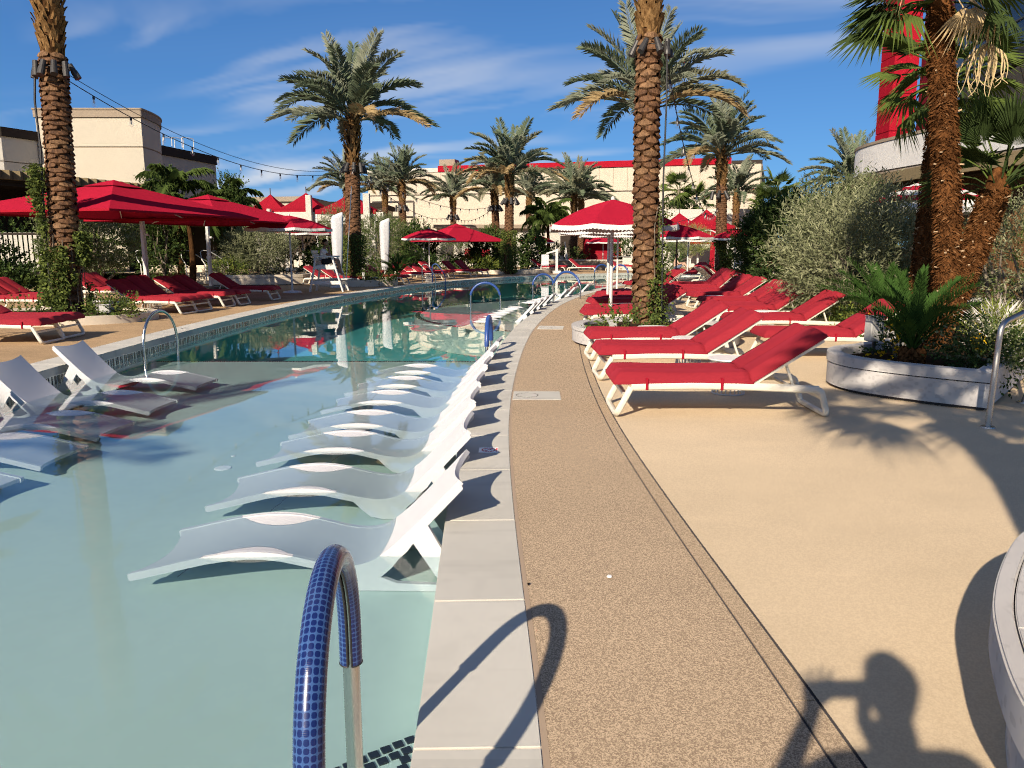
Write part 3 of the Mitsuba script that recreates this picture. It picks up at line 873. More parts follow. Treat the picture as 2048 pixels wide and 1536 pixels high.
def square_umbrella(cx, cy, side, rot, edge, top, mast, label):
    t = thing('cantilever_umbrella', label, 'umbrella', 'large square red cantilever umbrellas')
    h = np.asarray(side, float) / 2
    cor = [np.array([cx, cy]) + np.array([[math.cos(rot), -math.sin(rot)], [math.sin(rot), math.cos(rot)]]) @ (np.array(c) * h) for c in ((-1, -1), (1, -1), (1, 1), (-1, 1))]
    C = np.array([cx, cy])
    hub = top - 0.15
    for k in range(4):
        a, b = cor[k], cor[(k + 1) % 4]
        v, f = [], []
        rows, cols = 6, 7
        for i in range(rows + 1):
            s = i / rows
            for c in range(cols):
                u = c / (cols - 1)
                e = a * (1 - u) + b * u
                p = C + (e - C) * s
                z = top - (top - edge) * s ** 1.05 - 0.05 * math.sin(PI * u) * s * (1 - s) * 3
                v.append([*p, z])
        for i in range(rows):
            for c in range(cols - 1):
                q = i * cols + c
                f.append([q, q + cols, q + cols + 1, q + 1])
        part(t, 'canopy_panel', (np.array(v), np.array(f)), 'red_canopy', True)
        e1, e2 = np.array([*a, edge + 0.003]), np.array([*b, edge + 0.003])
        part(t, 'hem', (np.array([e1, e2, e2 - [0, 0, 0.05], e1 - [0, 0, 0.05]]), np.array([[0, 1, 2, 3]])), 'red_canvas')
        # the small vent cap above
        w = [C + (q - C) * 0.19 for q in (a, b)]
        zc = top - (top - edge) * 0.19 + 0.035
        part(t, 'vent_panel', (np.array([[*C, top + 0.06], [*w[0], zc], [*w[1], zc]]), np.array([[0, 1, 2]])), 'red_canopy')
        for e, fr in ((a, 0.98), ((a + b) / 2, 0.96)):
            part(t, 'rib', bar([*C, top - 0.10], [*(C + (e - C) * fr), edge - 0.02], 0.022, 0.03), 'white_metal')
            m = C + (e - C) * 0.5
            part(t, 'strut', bar([*C, hub - 0.5], [*m, top - (top - edge) * 0.52 - 0.06], 0.018, 0.022), 'white_metal')
    part(t, 'hub', lathe([(0, 0.1), (0.06, 0.1), (0.08, 0.0), (0.06, -0.5), (0, -0.5)], 12, (cx, cy, hub)), 'white_metal')
    mx, my = mast
    part(t, 'mast', cat(box([mx, my, (edge + 0.25) / 2], [0.12, 0.12, edge + 0.25], rot, 0.012), box([mx, my, 1.2], [0.135, 0.135, 0.10], rot)), 'white_metal')
    part(t, 'arm', bar([mx, my, edge + 0.2], [cx, cy, top - 0.08], 0.06, 0.09), 'white_metal')
    part(t, 'crank', cat(box([mx + 0.1, my, 1.95], [0.1, 0.05, 0.07]), tube([(mx + 0.14, my, 1.95), (mx + 0.2, my, 1.93), (mx + 0.2, my, 1.8)], 0.008, 5)), 'white_metal')
    part(t, 'base_plate', box([mx, my, 0.06], [0.9, 0.9, 0.12], rot, 0.02), 'bronze_dark')


square_umbrella(-10.3, 20.5, (5.7, 4.7), 1.31, 2.39, 3.22, (-11.35, 24.1), 'biggest red canopy, behind the ivy-clad palm on the left')
square_umbrella(-10.0, 26.0, (5.7, 4.7), 1.31, 2.39, 3.22, (-11.5, 29.6), 'second red canopy, its corner reaching over the shaded fringed umbrella')
square_umbrella(-3.4, 48.0, 4.5, 0.6, 1.97, 2.98, (-5.45, 48.2), 'wide red canopy across the pool with palm shadows on it')
for x, y, h, lab in ((-6.95, 31.0, 2.85, 'closed umbrella in a pale cover beside the lifeguard'), (-6.05, 37.0, 2.85, 'closed umbrella in a pale cover right of the middle palm')):
    t = thing('closed_umbrella', lab, 'umbrella', 'closed umbrellas in pale covers')
    z = np.linspace(0, 1, 14)
    ang = np.arange(20) * 2 * PI / 20
    rr = 0.13 + 0.135 * z ** 0.75 - 0.24 * np.clip(z - 0.94, 0, 1) * 12 * 0.2
    v = np.array([[(r * (1 + 0.10 * math.cos(4 * a + 2 * zz) + 0.03 * math.sin(7 * a))) * math.cos(a) + 0.05 * zz, (r * (1 + 0.10 * math.cos(4 * a + 2 * zz))) * math.sin(a) * 0.85, 0.55 + zz * (h - 0.55) + 0.10 * math.cos(a) * (zz > 0.9)] for zz, r in zip(z, rr) for a in ang])
    i, j = np.meshgrid(np.arange(13), np.arange(20), indexing='ij')
    q = np.stack([i * 20 + j, i * 20 + (j + 1) % 20, (i + 1) * 20 + (j + 1) % 20, (i + 1) * 20 + j], -1).reshape(-1, 4)
    cv, cf = VF((v, q))
    k = len(cv)
    cv = np.vstack([cv, [[0.05, 0, h + 0.02]]])
    cf = np.vstack([cf, [[13 * 20 + c, 13 * 20 + (c + 1) % 20, k] for c in range(20)]])
    part(t, 'cover', xf((cv, cf), mat((x, y, 0))), 'white_cover', 50)
    part(t, 'pole', tube([(x, y, 0), (x, y, 0.9)], 0.035, 10), 'white_metal')
    part(t, 'base_plate', lathe([(0, 0.07), (0.3, 0.05), (0.32, 0.0)], 20, (x, y, 0)), 'white_metal')
# ---------------------------------------------------------------- palms
def pinnate(L, el, bend, pairs, leaf, wid, rng, droop=0.25, vee=0.35, side_curl=0.0, stalk=0.14, fold=True, stem=0.018, ang=0.62):
    """one feather frond rising along +x at the elevation el: (stem mesh, leaflet mesh)"""
    n = 12
    s = np.linspace(0, 1, n)
    e = el - bend * s ** 1.35
    yaw = side_curl * s ** 2
    d = np.stack([np.cos(e) * np.cos(yaw), np.cos(e) * np.sin(yaw), np.sin(e)], 1)
    p = np.vstack([[0, 0, 0], np.cumsum((d[1:] + d[:-1]) / 2 * L / (n - 1), 0)])
    stemm = tube(p, stem * (1.25 - 1.05 * s), 4, False)
    v, f = [], []
    for k in range(pairs):
        t = stalk + (1 - stalk) * (k + rng.uniform(-0.3, 0.3)) / pairs
        t = min(max(t, 0.02), 0.995)
        q = np.array([np.interp(t, s, p[:, c]) for c in range(3)])
        dd = np.array([np.interp(t, s, d[:, c]) for c in range(3)])
        sd = np.cross([0, 0, 1.0], dd)
        sd /= np.linalg.norm(sd) + 1e-9
        up = np.cross(dd, sd)
        l = leaf * (0.45 + 0.75 * math.sin(PI * min(1, 0.15 + t * 0.80)) ** 0.8) * rng.uniform(0.85, 1.12)
        for sg in (-1, 1):
            a = ang + 0.5 * (1 - t) * 0.6 + rng.uniform(-0.12, 0.12)
            g = dd * math.cos(a) + sd * sg * math.sin(a) + up * (vee + rng.uniform(-0.22, 0.22))
            g /= np.linalg.norm(g)
            m = q + g * l * 0.5
            tip = q + g * l + np.array([0, 0, -1]) * l * droop * rng.uniform(0.5, 1.3)
            w = np.cross(g, up)
            w = w / (np.linalg.norm(w) + 1e-9) * wid + up * rng.uniform(-0.5, 0.5) * wid
            b = len(v)
            v += [q, m + w, tip, m - w]
            f.append([b, b + 1, b + 2, b + 3])
    return stemm, (np.array(v), np.array(f))


FROND = {}
prng = np.random.default_rng(12)
for cls, (el, bend) in enumerate([(1.40, 0.50), (1.15, 0.75), (0.90, 0.95), (0.60, 1.05), (0.30, 1.0), (-0.1, 0.8)]):
    for var in range(3):
        st, lf = pinnate(3.1 if cls > 2 else 2.7, el, bend + prng.uniform(-0.18, 0.22), 68, 0.52, 0.023, prng, 0.22, 0.38, prng.uniform(-0.35, 0.35), 0.16, stem=0.03)
        FROND[cls, var] = (st, lf)
FROND_PLY = {}


def frond_ply(cls, var, bsdf):
    if (cls, var, bsdf) not in FROND_PLY:
        st, lf = FROND[cls, var]
        FROND_PLY[cls, var, bsdf] = PLY(cat(st, lf), bsdf)
    return FROND_PLY[cls, var, bsdf]


def trunk_path(base, top, bow, n=24):
    s = np.linspace(0, 1, n)[:, None]
    b, t = np.asarray(base, float), np.asarray(top, float)
    return b + (t - b) * s + np.array([bow[0], bow[1], 0]) * np.sin(PI * s)


def leaf_base(w, h, out, rng):
    """a cut palm leaf base: a blunt wedge, its lip at the top; x across, y up, z out"""
    j = lambda a: rng.uniform(-a, a)
    v = np.array([[0, -0.62 * h, -0.02], [-0.5 * w, -0.06 * h + j(.06) * h, 0.10 * out], [0.5 * w, -0.06 * h + j(.06) * h, 0.10 * out], [-0.27 * w, -0.17 * h, out * 0.72], [0.27 * w, -0.17 * h, out * 0.72], [j(.06) * w, (-0.22 + j(.05)) * h, out],
                  [-0.25 * w, 0.20 * h, out * 0.42], [0.25 * w, 0.20 * h, out * 0.42], [j(.1) * w, 0.10 * h, out * 0.62], [0, 0.58 * h, -0.02], [-0.44 * w, 0.20 * h, -0.02], [0.44 * w, 0.20 * h, -0.02]])
    f = np.array([[0, 3, 1], [0, 5, 3], [0, 4, 5], [0, 2, 4], [1, 3, 6], [3, 5, 8], [3, 8, 6], [5, 4, 8], [4, 7, 8], [4, 2, 7], [6, 8, 9], [8, 7, 9], [1, 6, 10], [6, 9, 10], [2, 11, 7], [7, 11, 9]])
    return v, f


def clad(path, rad, rows, per, w, h, out, rng, z_from=0.0, z_to=99.0):
    """leaf bases laid in spirals round a trunk"""
    res = []
    L = np.concatenate([[0], np.cumsum(np.linalg.norm(np.diff(path, axis=0), axis=1))])
    for r in range(rows):
        for c in range(per):
            t = (r + 0.5 + rng.uniform(-0.10, 0.10)) / rows
            a = (c + 0.5 * (r % 2) + rng.uniform(-0.09, 0.09)) * 2 * PI / per + 0.035 * r
            p = np.array([np.interp(t * L[-1], L, path[:, k]) for k in range(3)])
            if not z_from <= p[2] <= z_to:
                continue
            R = np.interp(t, [0, 1], rad)
            o = np.array([math.cos(a), math.sin(a), 0.0])
            m = leaf_base(w * rng.uniform(0.92, 1.1), h * rng.uniform(0.9, 1.12), out * rng.uniform(0.75, 1.25), rng)
            M = np.stack([np.array([-o[1], o[0], 0]), [0, 0, 1], o], 1)
            res.append((m[0] @ M.T + p + o * R, m[1]))
    return res


def date_palm(base, top, label, seed, rad=(0.245, 0.20), boots=1.7, nf=40, size=1.0, detail=False, group='date palms round the pool', dry=0.1, tilt=0.0, lamps=None):
    rng = np.random.default_rng(seed)
    t = thing('date_palm', label, 'palm', group)
    path = trunk_path(base, top, rng.uniform(-0.06, 0.06, 2))
    H = top[2] - base[2]
    s = np.linspace(0, 1, len(path))
    r = np.interp(s, [0, 0.05, 1], [rad[0] * 1.15, rad[0], rad[1]])
    tr = part(t, 'trunk', tube(path, r * 0.97, 14), 'bark_core', True)
    zb = top[2] - boots * size
    rows = int(H / 0.098)
    per = 4 if detail else 5
    w = 2 * PI * rad[0] / per * 0.92
    bases = clad(path, rad, rows, per, w, 0.185 if detail else 0.215, 0.07, rng, 0, zb)
    if detail:
        for m in bases[:298]:
            part(tr, 'leaf_base', m, 'bark_base' if rng.random() < 0.62 else 'bark_base_pale')
        if bases[298:]:
            part(tr, 'leaf_base_rest', cat(bases[298:]), 'bark_base', kind='stuff')
    else:
        part(tr, 'leaf_base', cat(bases), 'bark_base', kind='stuff')
    hb = []
    for z in np.arange(zb, top[2] + 0.1, 0.13 * size):
        u = (z - zb) / (top[2] - zb)
        R = rad[1] * (1.0 + 0.42 * math.sin(PI * min(1, 0.1 + 0.85 * u)))
        for c in range(9):
            a = c * 2 * PI / 9 + z * 9 + rng.uniform(-0.2, 0.2)
            o = np.array([math.cos(a), math.sin(a), 0])
            l = rng.uniform(0.20, 0.34) * size
            k = np.interp(z, path[:, 2], path[:, 0]), np.interp(z, path[:, 2], path[:, 1])
            p = np.array([k[0], k[1], z]) + o * R * 0.75
            e = p + o * rng.uniform(0.07, 0.16) * size + np.array([0, 0, l])
            sd = np.array([-o[1], o[0], 0]) * rng.uniform(0.06, 0.09)
            v = np.array([p - sd, p + sd, e + sd * 0.55, e - sd * 0.55, p + o * 0.05, e - o * 0.03])
            hb.append((v, np.array([[0, 1, 4], [1, 2, 5], [1, 5, 4], [0, 4, 5], [0, 5, 3], [2, 3, 5], [0, 3, 2], [0, 2, 1]])))
    part(t, 'crown_boot', cat(hb), 'bark_boot', kind='stuff')
    ga = 2.39996
    for k in range(nf):
        u = (k + 0.5) / nf
        cls = min(4, int(u ** 0.9 * 4.95))
        b = 'frond_green' if rng.random() < 0.42 else 'frond_grey' if rng.random() < 0.75 else 'frond_olive'
        if cls >= 4 and rng.random() < dry * 1.6:
            b = 'frond_dry'
        z = 0.22 - 0.5 * u
        a = k * ga + seed + rng.uniform(-0.25, 0.25)
        part(t, 'frond', frond_ply(cls, int(rng.integers(3)), b), None, M=mat((top[0] + 0.14 * math.cos(a), top[1] + 0.14 * math.sin(a), top[2] + z * size), a, size * rng.uniform(0.9, 1.08), rng.uniform(-0.08, 0.08), rng.uniform(-0.3, 0.3)))
    return t


date_palm((-9.95, 17.3, 0.1), (-9.66, 17.3, 10.2), 'tall date palm wrapped in ivy at the left, its crown above the picture', 1, (0.245, 0.215), 4.4, 44, 1.05, True)
date_palm((-6.60, 32.5, 0.2), (-6.45, 32.5, 6.85), 'tall date palm with a full crown left of centre, beside the lifeguard chair', 2, (0.275, 0.245), 1.8, 36, 1.10)
date_palm((2.37, 13.7, 0.2), (2.31, 13.7, 9.0), 'date palm trunk right of centre with ivy at its foot, its crown above the picture', 3, (0.180, 0.162), 4.0, 44, 1.0, True)
date_palm((4.90, 27.5, 0.0), (4.66, 27.5, 6.5), 'date palm whose crown spreads behind the big right trunk', 4, nf=32, size=1.0)
date_palm((10.75, 40.0, 0.0), (10.5, 40.0, 6.35), 'date palm right of the big trunk, dark ivy round its foot', 5, nf=34, size=1.02)
date_palm((17.1, 60.0, 0.0), (17.05, 60.0, 5.7), 'small date palm at the right end of the long building', 6, nf=28, size=0.95)
date_palm((19.3, 45.0, 0.0), (19.3, 45.0, 5.4), 'date palm rising behind the white curved balcony', 7, nf=30, size=0.98)
date_palm((-0.18, 47.0, 0.0), (-0.12, 47.0, 6.05), 'tall date palm at the end of the pool in the centre', 8, nf=36, size=1.02, dry=0.25)
date_palm((-1.1, 55.0, 0.0), (-1.25, 55.0, 5.6), 'date palm just left of the tall centre palm', 9, nf=34, size=0.85)
date_palm((-8.42, 60.0, 0.0), (-8.36, 60.0, 6.55), 'date palm right of the middle palm, leaning over the long building', 10, nf=32, size=0.95)
date_palm((-11.0, 68.0, 0.0), (-10.9, 68.0, 6.6), 'far date palm half hidden by its neighbour right of the middle trunk', 11, nf=34, size=0.95)
date_palm((-12.6, 60.0, 0.0), (-12.5, 60.0, 6.3), 'date palm directly behind the middle trunk', 12, nf=36, size=0.92)
date_palm((-5.3, 70.0, 0.0), (-5.25, 70.0, 6.2), 'small slender date palm before the cream wall, left of centre', 13, (0.24, 0.22), nf=34, size=0.88)
date_palm((4.85, 62.0, 0.0), (4.85, 62.0, 5.8), 'date palm with a close twin trunk, above the largest fringed umbrella', 14, nf=32, size=1.0)
date_palm((5.75, 65.0, 0.0), (5.7, 65.0, 5.6), 'shaded twin date palm behind the one above the largest umbrella', 15, nf=32, size=0.9)
date_palm((1.46, 68.0, 0.0), (1.46, 68.0, 6.2), 'slender far date palm between the tall centre palm and the twin palms', 16, (0.24, 0.2), nf=32, size=0.8)
date_palm((-16.6, 20.0, 0.0), (-16.4, 20.0, 5.6), 'date palm outside the left edge, frond tips reaching in', 17, nf=30, size=0.95)
# palms behind the photographer, known by the shadows their crowns throw
date_palm((-11.0, -4.4, 0.0), (-10.9, -4.2, 6.0), 'date palm behind the left chaises', 19, nf=13, size=0.9)


def fan_leaf(R, rng, n=26, spread=2.5, droop=0.25, stalk=0.42, width=0.026, tipdroop=0.3):
    """a fan leaf on a stalk along +x"""
    st = tube([(0, 0, 0), (stalk * 0.5, 0, 0.04), (stalk, 0, 0)], 0.011, 4, False)
    v, f = [], []
    for k in range(n):
        a = (k / (n - 1) - 0.5) * spread
        l = R * (0.80 + 0.22 * math.cos(a * 0.7)) * rng.uniform(0.9, 1.06)
        d = np.array([math.cos(a), math.sin(a), -droop * abs(a) * 0.4])
        d /= np.linalg.norm(d)
        sd = np.array([-math.sin(a), math.cos(a), 0.0])
        o = np.array([stalk, 0, 0])
        z = np.array([0, 0, 1.0])
        w = width * R / 0.5 * 0.5
        p0 = o + d * 0.02
        p1 = o + d * l * 0.55
        p2 = o + d * l - z * l * tipdroop * rng.uniform(0.4, 1.3) + sd * rng.uniform(-0.03, 0.03)
        b = len(v)
        v += [p0 + z * 0.004 * (-1) ** k, p1 + sd * w - z * 0.012, p1 + z * 0.012, p1 - sd * w - z * 0.012, p2]
        f += [[b, b + 1, b + 2], [b, b + 2, b + 3], [b + 1, b + 4, b + 2], [b + 2, b + 4, b + 3]]
    return st, (np.array(v), np.array(f))


FAN = {}
frng = np.random.default_rng(44)
for cls, (dr_, tp) in enumerate([(0.1, 0.12), (0.3, 0.3), (0.55, 0.6)]):
    for var in range(3):
        FAN[cls, var] = fan_leaf(0.52, frng, 26, frng.uniform(2.3, 3.3), dr_, 0.42, 0.032, tp)
FAN_PLY = {}


def fan_ply(cls, var, b):
    if (cls, var, b) not in FAN_PLY:
        FAN_PLY[cls, var, b] = PLY(cat(*FAN[cls, var]), b)
    return FAN_PLY[cls, var, b]


def fan_crown(t, top, n, size, seed, bsdfs, lo=-0.9, hi=1.35, ring=0.1, az=None):
    rng = np.random.default_rng(seed)
    for k in range(n):
        u = (k + 0.5) / n
        el = hi + (lo - hi) * u
        a = (k * 2.39996 + rng.uniform(-0.3, 0.3)) if az is None else az[0] + (az[1] - az[0]) * rng.random()
        cls = 0 if el > 0.5 else 1 if el > -0.2 else 2
        part(t, 'fan_leaf', fan_ply(cls, int(rng.integers(3)), bsdfs[int(rng.integers(len(bsdfs)))]), None, M=mat((top[0] + ring * math.cos(a), top[1] + ring * math.sin(a), top[2] - 0.25 * u * size), a, size * rng.uniform(0.85, 1.1), -el, rng.uniform(-0.5, 0.5)))


def fibre_trunk(t, path, r0, r1, seed):
    rng = np.random.default_rng(seed)
    path = np.asarray(path, float)
    c = resample(spline(path, 60), 0.05)
    n, m = len(c), 30
    s = np.linspace(0, 1, n)
    ang = np.arange(m) * 2 * PI / m
    R = np.interp(s, [0, 1], [r0, r1])
    A, S = np.meshgrid(ang, s)
    pts = np.stack([np.cos(A) * 1.3, np.sin(A) * 1.3, S * n * 0.30], -1)
    nz = meshkit.fbm(pts * 2.2, 4, seed) - 0.5
    rows = 0.022 * np.abs(np.sin(S * n * 0.05 * PI * 4.6 + 0.8 * np.sin(A * 2)))
    RR = R[:, None] * (1 + 0.20 * nz) + rows
    v = c[:, None] + np.stack([np.cos(A) * RR, np.sin(A) * RR, A * 0], -1)
    i, j = np.meshgrid(np.arange(n - 1), np.arange(m), indexing='ij')
    q = np.stack([i * m + j, i * m + (j + 1) % m, (i + 1) * m + (j + 1) % m, (i + 1) * m + j], -1).reshape(-1, 4)
    tr = part(t, 'trunk', (v.reshape(-1, 3), q), 'fibre_brown', True)
    # loose fibre lying round the trunk, drooping
    N = 9000
    k = rng.integers(1, n - 1, N)
    a = rng.uniform(0, 2 * PI, N)
    o = np.stack([np.cos(a), np.sin(a), a * 0], 1)
    tg = np.stack([-np.sin(a), np.cos(a), a * 0], 1) * rng.choice([-1, 1], N)[:, None]
    p = c[k] + o * (R[k] * 1.02 + 0.014)[:, None] + np.array([0, 0, 1]) * rng.uniform(-0.03, 0.03, N)[:, None]
    L = rng.uniform(0.03, 0.085, N)[:, None]
    mid = p + tg * L * 0.55 + o * rng.uniform(0.004, 0.026, N)[:, None] - np.array([0, 0, 1]) * L * rng.uniform(-0.1, 0.3, N)[:, None]
    tip = mid + tg * L * 0.3 + o * rng.uniform(-0.01, 0.03, N)[:, None] - np.array([0, 0, 1]) * L * rng.uniform(0.1, 0.6, N)[:, None]
    w = np.array([0, 0, 0.0045]) * rng.uniform(0.25, 0.75, N)[:, None]
    v = np.stack([p, mid + w, tip, mid - w], 1)
    f = (np.arange(N) * 4)[:, None] + np.array([0, 1, 2, 3])
    lite = rng.random(N) < 0.12
    part(tr, 'loose_fibre', (v[~lite].reshape(-1, 3), (np.arange((~lite).sum()) * 4)[:, None] + np.arange(4)), 'fibre_brown', kind='stuff')
    part(tr, 'loose_fibre_light', (v[lite].reshape(-1, 3), (np.arange(lite.sum()) * 4)[:, None] + np.arange(4)), 'fibre_light', kind='stuff')
    part(tr, 'top_fibre', xf(lathe([(0.0, 0.25), (0.05, 0.22), (r1 * 0.8, 0.12), (r1 * 1.12, -0.05)], 14), mat(c[-1])), 'fibre_brown')
    # cut leaf stubs
    for k in range(48):
        i = int(rng.integers(2, n - 2))
        a = rng.uniform(0, 2 * PI)
        o = np.array([math.cos(a), math.sin(a), 0])
        p = c[i] + o * (R[i] * 0.98)
        e = p + o * rng.uniform(0.05, 0.085) + np.array([0, 0, rng.uniform(-0.02, 0.05)])
        part(tr, 'leaf_stub', bar(p, e, rng.uniform(0.014, 0.03), rng.uniform(0.01, 0.02)), 'stub_pale')
    return c


w1 = thing('windmill_palm', 'brown fibrous windmill palm with ragged fan leaves and dead straw fronds at the right', 'palm')
c1 = fibre_trunk(w1, [(5.47, 9.62, 0.25), (5.38, 9.6, 1.3), (5.26, 9.6, 2.4), (5.08, 9.6, 3.6), (5.0, 9.6, 4.35)], 0.122, 0.104, 3)
fan_crown(w1, (5.02, 9.6, 4.6), 19, 1.05, 7, ['fan_green', 'fan_green', 'fan_dark', 'fan_dark', 'fan_straw'], -0.45, 1.1)
fan_crown(w1, (4.98, 9.6, 4.42), 4, 1.12, 17, ['fan_dark', 'fan_dark', 'fan_dark'], -0.2, 0.1, az=(2.8, 3.4))
rng = np.random.default_rng(8)
for a, el, s in ((0.2, -1.25, 1.15), (-0.25, -0.6, 0.95), (-2.6, 0.1, 0.95), (-1.2, 0.2, 0.9), (3.4, 0.35, 1.0), (-0.9, -0.9, 0.8)):
    if a == 0.2:
        continue
    part(w1, 'dead_leaf', fan_ply(2, int(rng.integers(3)), 'fan_straw'), None, M=mat((5.02, 9.55, 4.5), a, s, -el, 0.5), label='dry straw-coloured dead fan leaf')
# the one hanging dead leaf on the right: stalk out, blades hanging straight down
blades = []
for k in range(26):
    ax, ay, L = rng.normal(0, 0.085), rng.normal(0, 0.08), rng.uniform(0.32, 0.62)
    q = np.array([5.50, 9.43, 3.86])
    pts_ = np.array([q, q + [ax * 0.55, ay * 0.5, -0.05], q + [ax, ay, -0.25 * L], q + [ax * 1.2 + rng.normal(0, 0.03), ay, -0.7 * L], q + [ax * 1.25 + rng.normal(0, 0.06), ay, -L]])
    sp_ = spline(pts_, 9)
    blades.append(tube(sp_, np.interp(np.linspace(0, 1, 9), [0, .4, 1], [0.013, 0.011, 0.003]), 4, flat=0.25))
hm = cat([tube([(5.05, 9.55, 4.42), (5.28, 9.5, 4.38), (5.46, 9.45, 4.18), (5.50, 9.43, 3.86)], 0.012, 5)] + blades)
part(w1, 'dead_leaf', hm, 'fan_straw', label='long dead leaf hanging straight down')
w4 = thing('windmill_palm', 'windmill palm behind the photographer, throwing fan shadows on the deck', 'palm')
fibre_trunk(w4, [(1.05, -0.3, 0.0), (1.0, -0.28, 2.6), (0.85, -0.15, 3.8), (0.62, -0.03, 4.55)], 0.15, 0.125, 6)
fan_crown(w4, (0.58, 0.08, 4.70), 40, 1.25, 41, ['fan_green', 'fan_dark'], -0.55, 1.3)
w2 = thing('windmill_palm', 'shorter leaning windmill palm with a dark fan crown at the right edge', 'palm')
c2 = fibre_trunk(w2, [(5.50, 9.85, 0.25), (5.58, 9.9, 0.7), (5.85, 9.95, 1.4), (6.02, 10.0, 1.9), (6.12, 10.0, 2.3)], 0.145, 0.128, 4)
fan_crown(w2, (6.13, 9.98, 2.5), 20, 1.08, 9, ['fan_dark', 'fan_dark', 'fan_dark', 'fan_green'], 0.0, 1.5)
w3 = thing('windmill_palm', 'bright green fan leaves of a windmill palm showing behind the tall fibrous trunk', 'palm')
fibre_trunk(w3, [(6.35, 12.0, 0.2), (6.38, 12.0, 2.0), (6.40, 12.0, 4.0)], 0.16, 0.13, 5)
fan_crown(w3, (6.4, 12.0, 4.15), 22, 1.15, 21, ['fan_green', 'fan_green', 'fan_dark'], -0.7, 0.9)
for k, (x, y, z, s, lab) in enumerate([(14.75, 70, 6.6, 2.0, 'slim fan palm before the cream wall right of the big trunk'), (16.7, 72, 5.6, 2.1, 'second fan palm before the cream wall, right of the slim one'), (20.8, 62, 5.8, 2.1, 'fan palm at the right corner of the long building'),
                                       (19.0, 58, 4.6, 1.9, 'low fan palm beside the corner of the long building'), (23.2, 50, 6.0, 1.5, 'fan palm tip above the brown canopy')]):
    f = thing('fan_palm', lab, 'palm', 'small fan palms in the distance')
    pth = trunk_path((x, y, 0), (x, y, z), (0.05, 0))
    part(f, 'trunk', tube(pth, 0.17, 10), 'bark_grey', True)
    fan_crown(f, (x, y, z + 0.2), 24, s, 30 + k, ['fan_green', 'fan_dark', 'fan_green'], -1.1, 1.4)


def queen_palm(base, top, n, L, seed, label):
    rng = np.random.default_rng(seed)
    t = thing('feather_palm', label, 'palm', 'feathery dark palms')
    part(t, 'trunk', tube(trunk_path(base, top, (0.08, 0)), np.linspace(0.15, 0.09, 24), 10), 'bark_core', True)
    for k in range(n):
        u = (k + 0.5) / n
        st, lf = pinnate(L * rng.uniform(0.85, 1.1), 1.42 - 1.0 * u + rng.uniform(-0.1, 0.1), 1.45 + 0.5 * u, 52, 0.50 * L / 2.6, 0.014, rng, 0.75, 0.05, rng.uniform(-0.3, 0.3), 0.1, stem=0.016, ang=0.8)
        part(t, 'frond', xf(cat(st, lf), mat((*top[:2], top[2] + 0.1), k * 2.39996 + seed)), 'queen_green' if rng.random() < 0.6 else 'shrub_mid')


queen_palm((-14.5, 34, 0), (-14.5, 34, 3.9), 10, 1.9, 2, 'feathery dark palm beside the shaded tower wall, left one')
queen_palm((-13.1, 36, 0), (-13.1, 36, 3.4), 11, 2.1, 3, 'feathery dark palm right of the tower wall with long drooping fronds')
queen_palm((-13.6, 33, 0), (-13.6, 33, 2.6), 14, 2.0, 6, 'low feathery palm in the dark bed behind the masts')
shrub_later = [('green_shrub', -14.9, 33.4, (0.95, 0.8, 2.2), 6, 'tall leafy climber left of the feathery palms'), ('green_shrub', -12.5, 35.2, (0.75, 0.7, 2.15), 7, 'tall leafy climber right of the feathery palms')]
queen_palm((2.65, 58, 0), (2.62, 58, 3.4), 22, 2.4, 4, 'feathery dark palm behind the far umbrella in the centre')


def sago(x, y, z, n, L, seed, label, b='sago_green'):
    rng = np.random.default_rng(seed)
    t = thing('sago_palm', label, 'palm', 'sago palms in the beds')
    stub = [(0, 0.20), (0.09, 0.18), (0.13, 0.08), (0.12, 0.0), (0, 0)]
    part(t, 'trunk', lathe([(r, h) for r, h in stub], 12, (x, y, z)), 'bark_core')
    sc = [xf(leaf_base(0.06, 0.09, 0.03, rng), mat((x + 0.115 * math.cos(q), y + 0.115 * math.sin(q), z + 0.03 + 0.035 * r), q + PI / 2, 1, 0, PI / 2)) for r in range(5) for q in np.arange(9) * 0.7 + r * 0.35]
    part(t, 'leaf_base', cat(sc), 'fibre_brown', kind='stuff')
    for k in range(n):
        u = (k + 0.5) / n
        st, lf = pinnate(L * rng.uniform(0.85, 1.1), 1.42 - 0.62 * u + rng.uniform(-0.08, 0.08), 0.60 + 0.45 * u, 66, 0.115 * L / 0.9, 0.0062 * L / 0.9, rng, 0.02, 0.62, rng.uniform(-0.15, 0.15), 0.22, stem=0.011, ang=0.50)
        part(t, 'frond', xf(cat(st, lf), mat((x, y, z + 0.17), k * 2.39996 + seed)), b)


sago(4.30, 8.2, 0.28, 18, 0.95, 1, 'glossy sago palm in the curved concrete planter')
sago(6.0, 12.4, 0.1, 20, 1.2, 2, 'dark sago palm behind the planter, under the olive shrub')
sago(6.7, 15.6, 0.05, 20, 1.2, 3, 'sago palm in front of the dark bush behind the red loungers')
sago(-16.5, 22.5, 0.0, 18, 1.3, 4, 'dark sago palm at the left edge in deep shade')
sago(-5.2, 35.2, 0.1, 16, 1.2, 5, 'sago palm behind the rescue pole')
sago(11.0, 52.0, 0.1, 16, 1.2, 6, 'far sago palm beside the red curtains')
sago(13.0, 47.5, 0.1, 14, 1.1, 7, 'far sago palm before the shaded white wall')


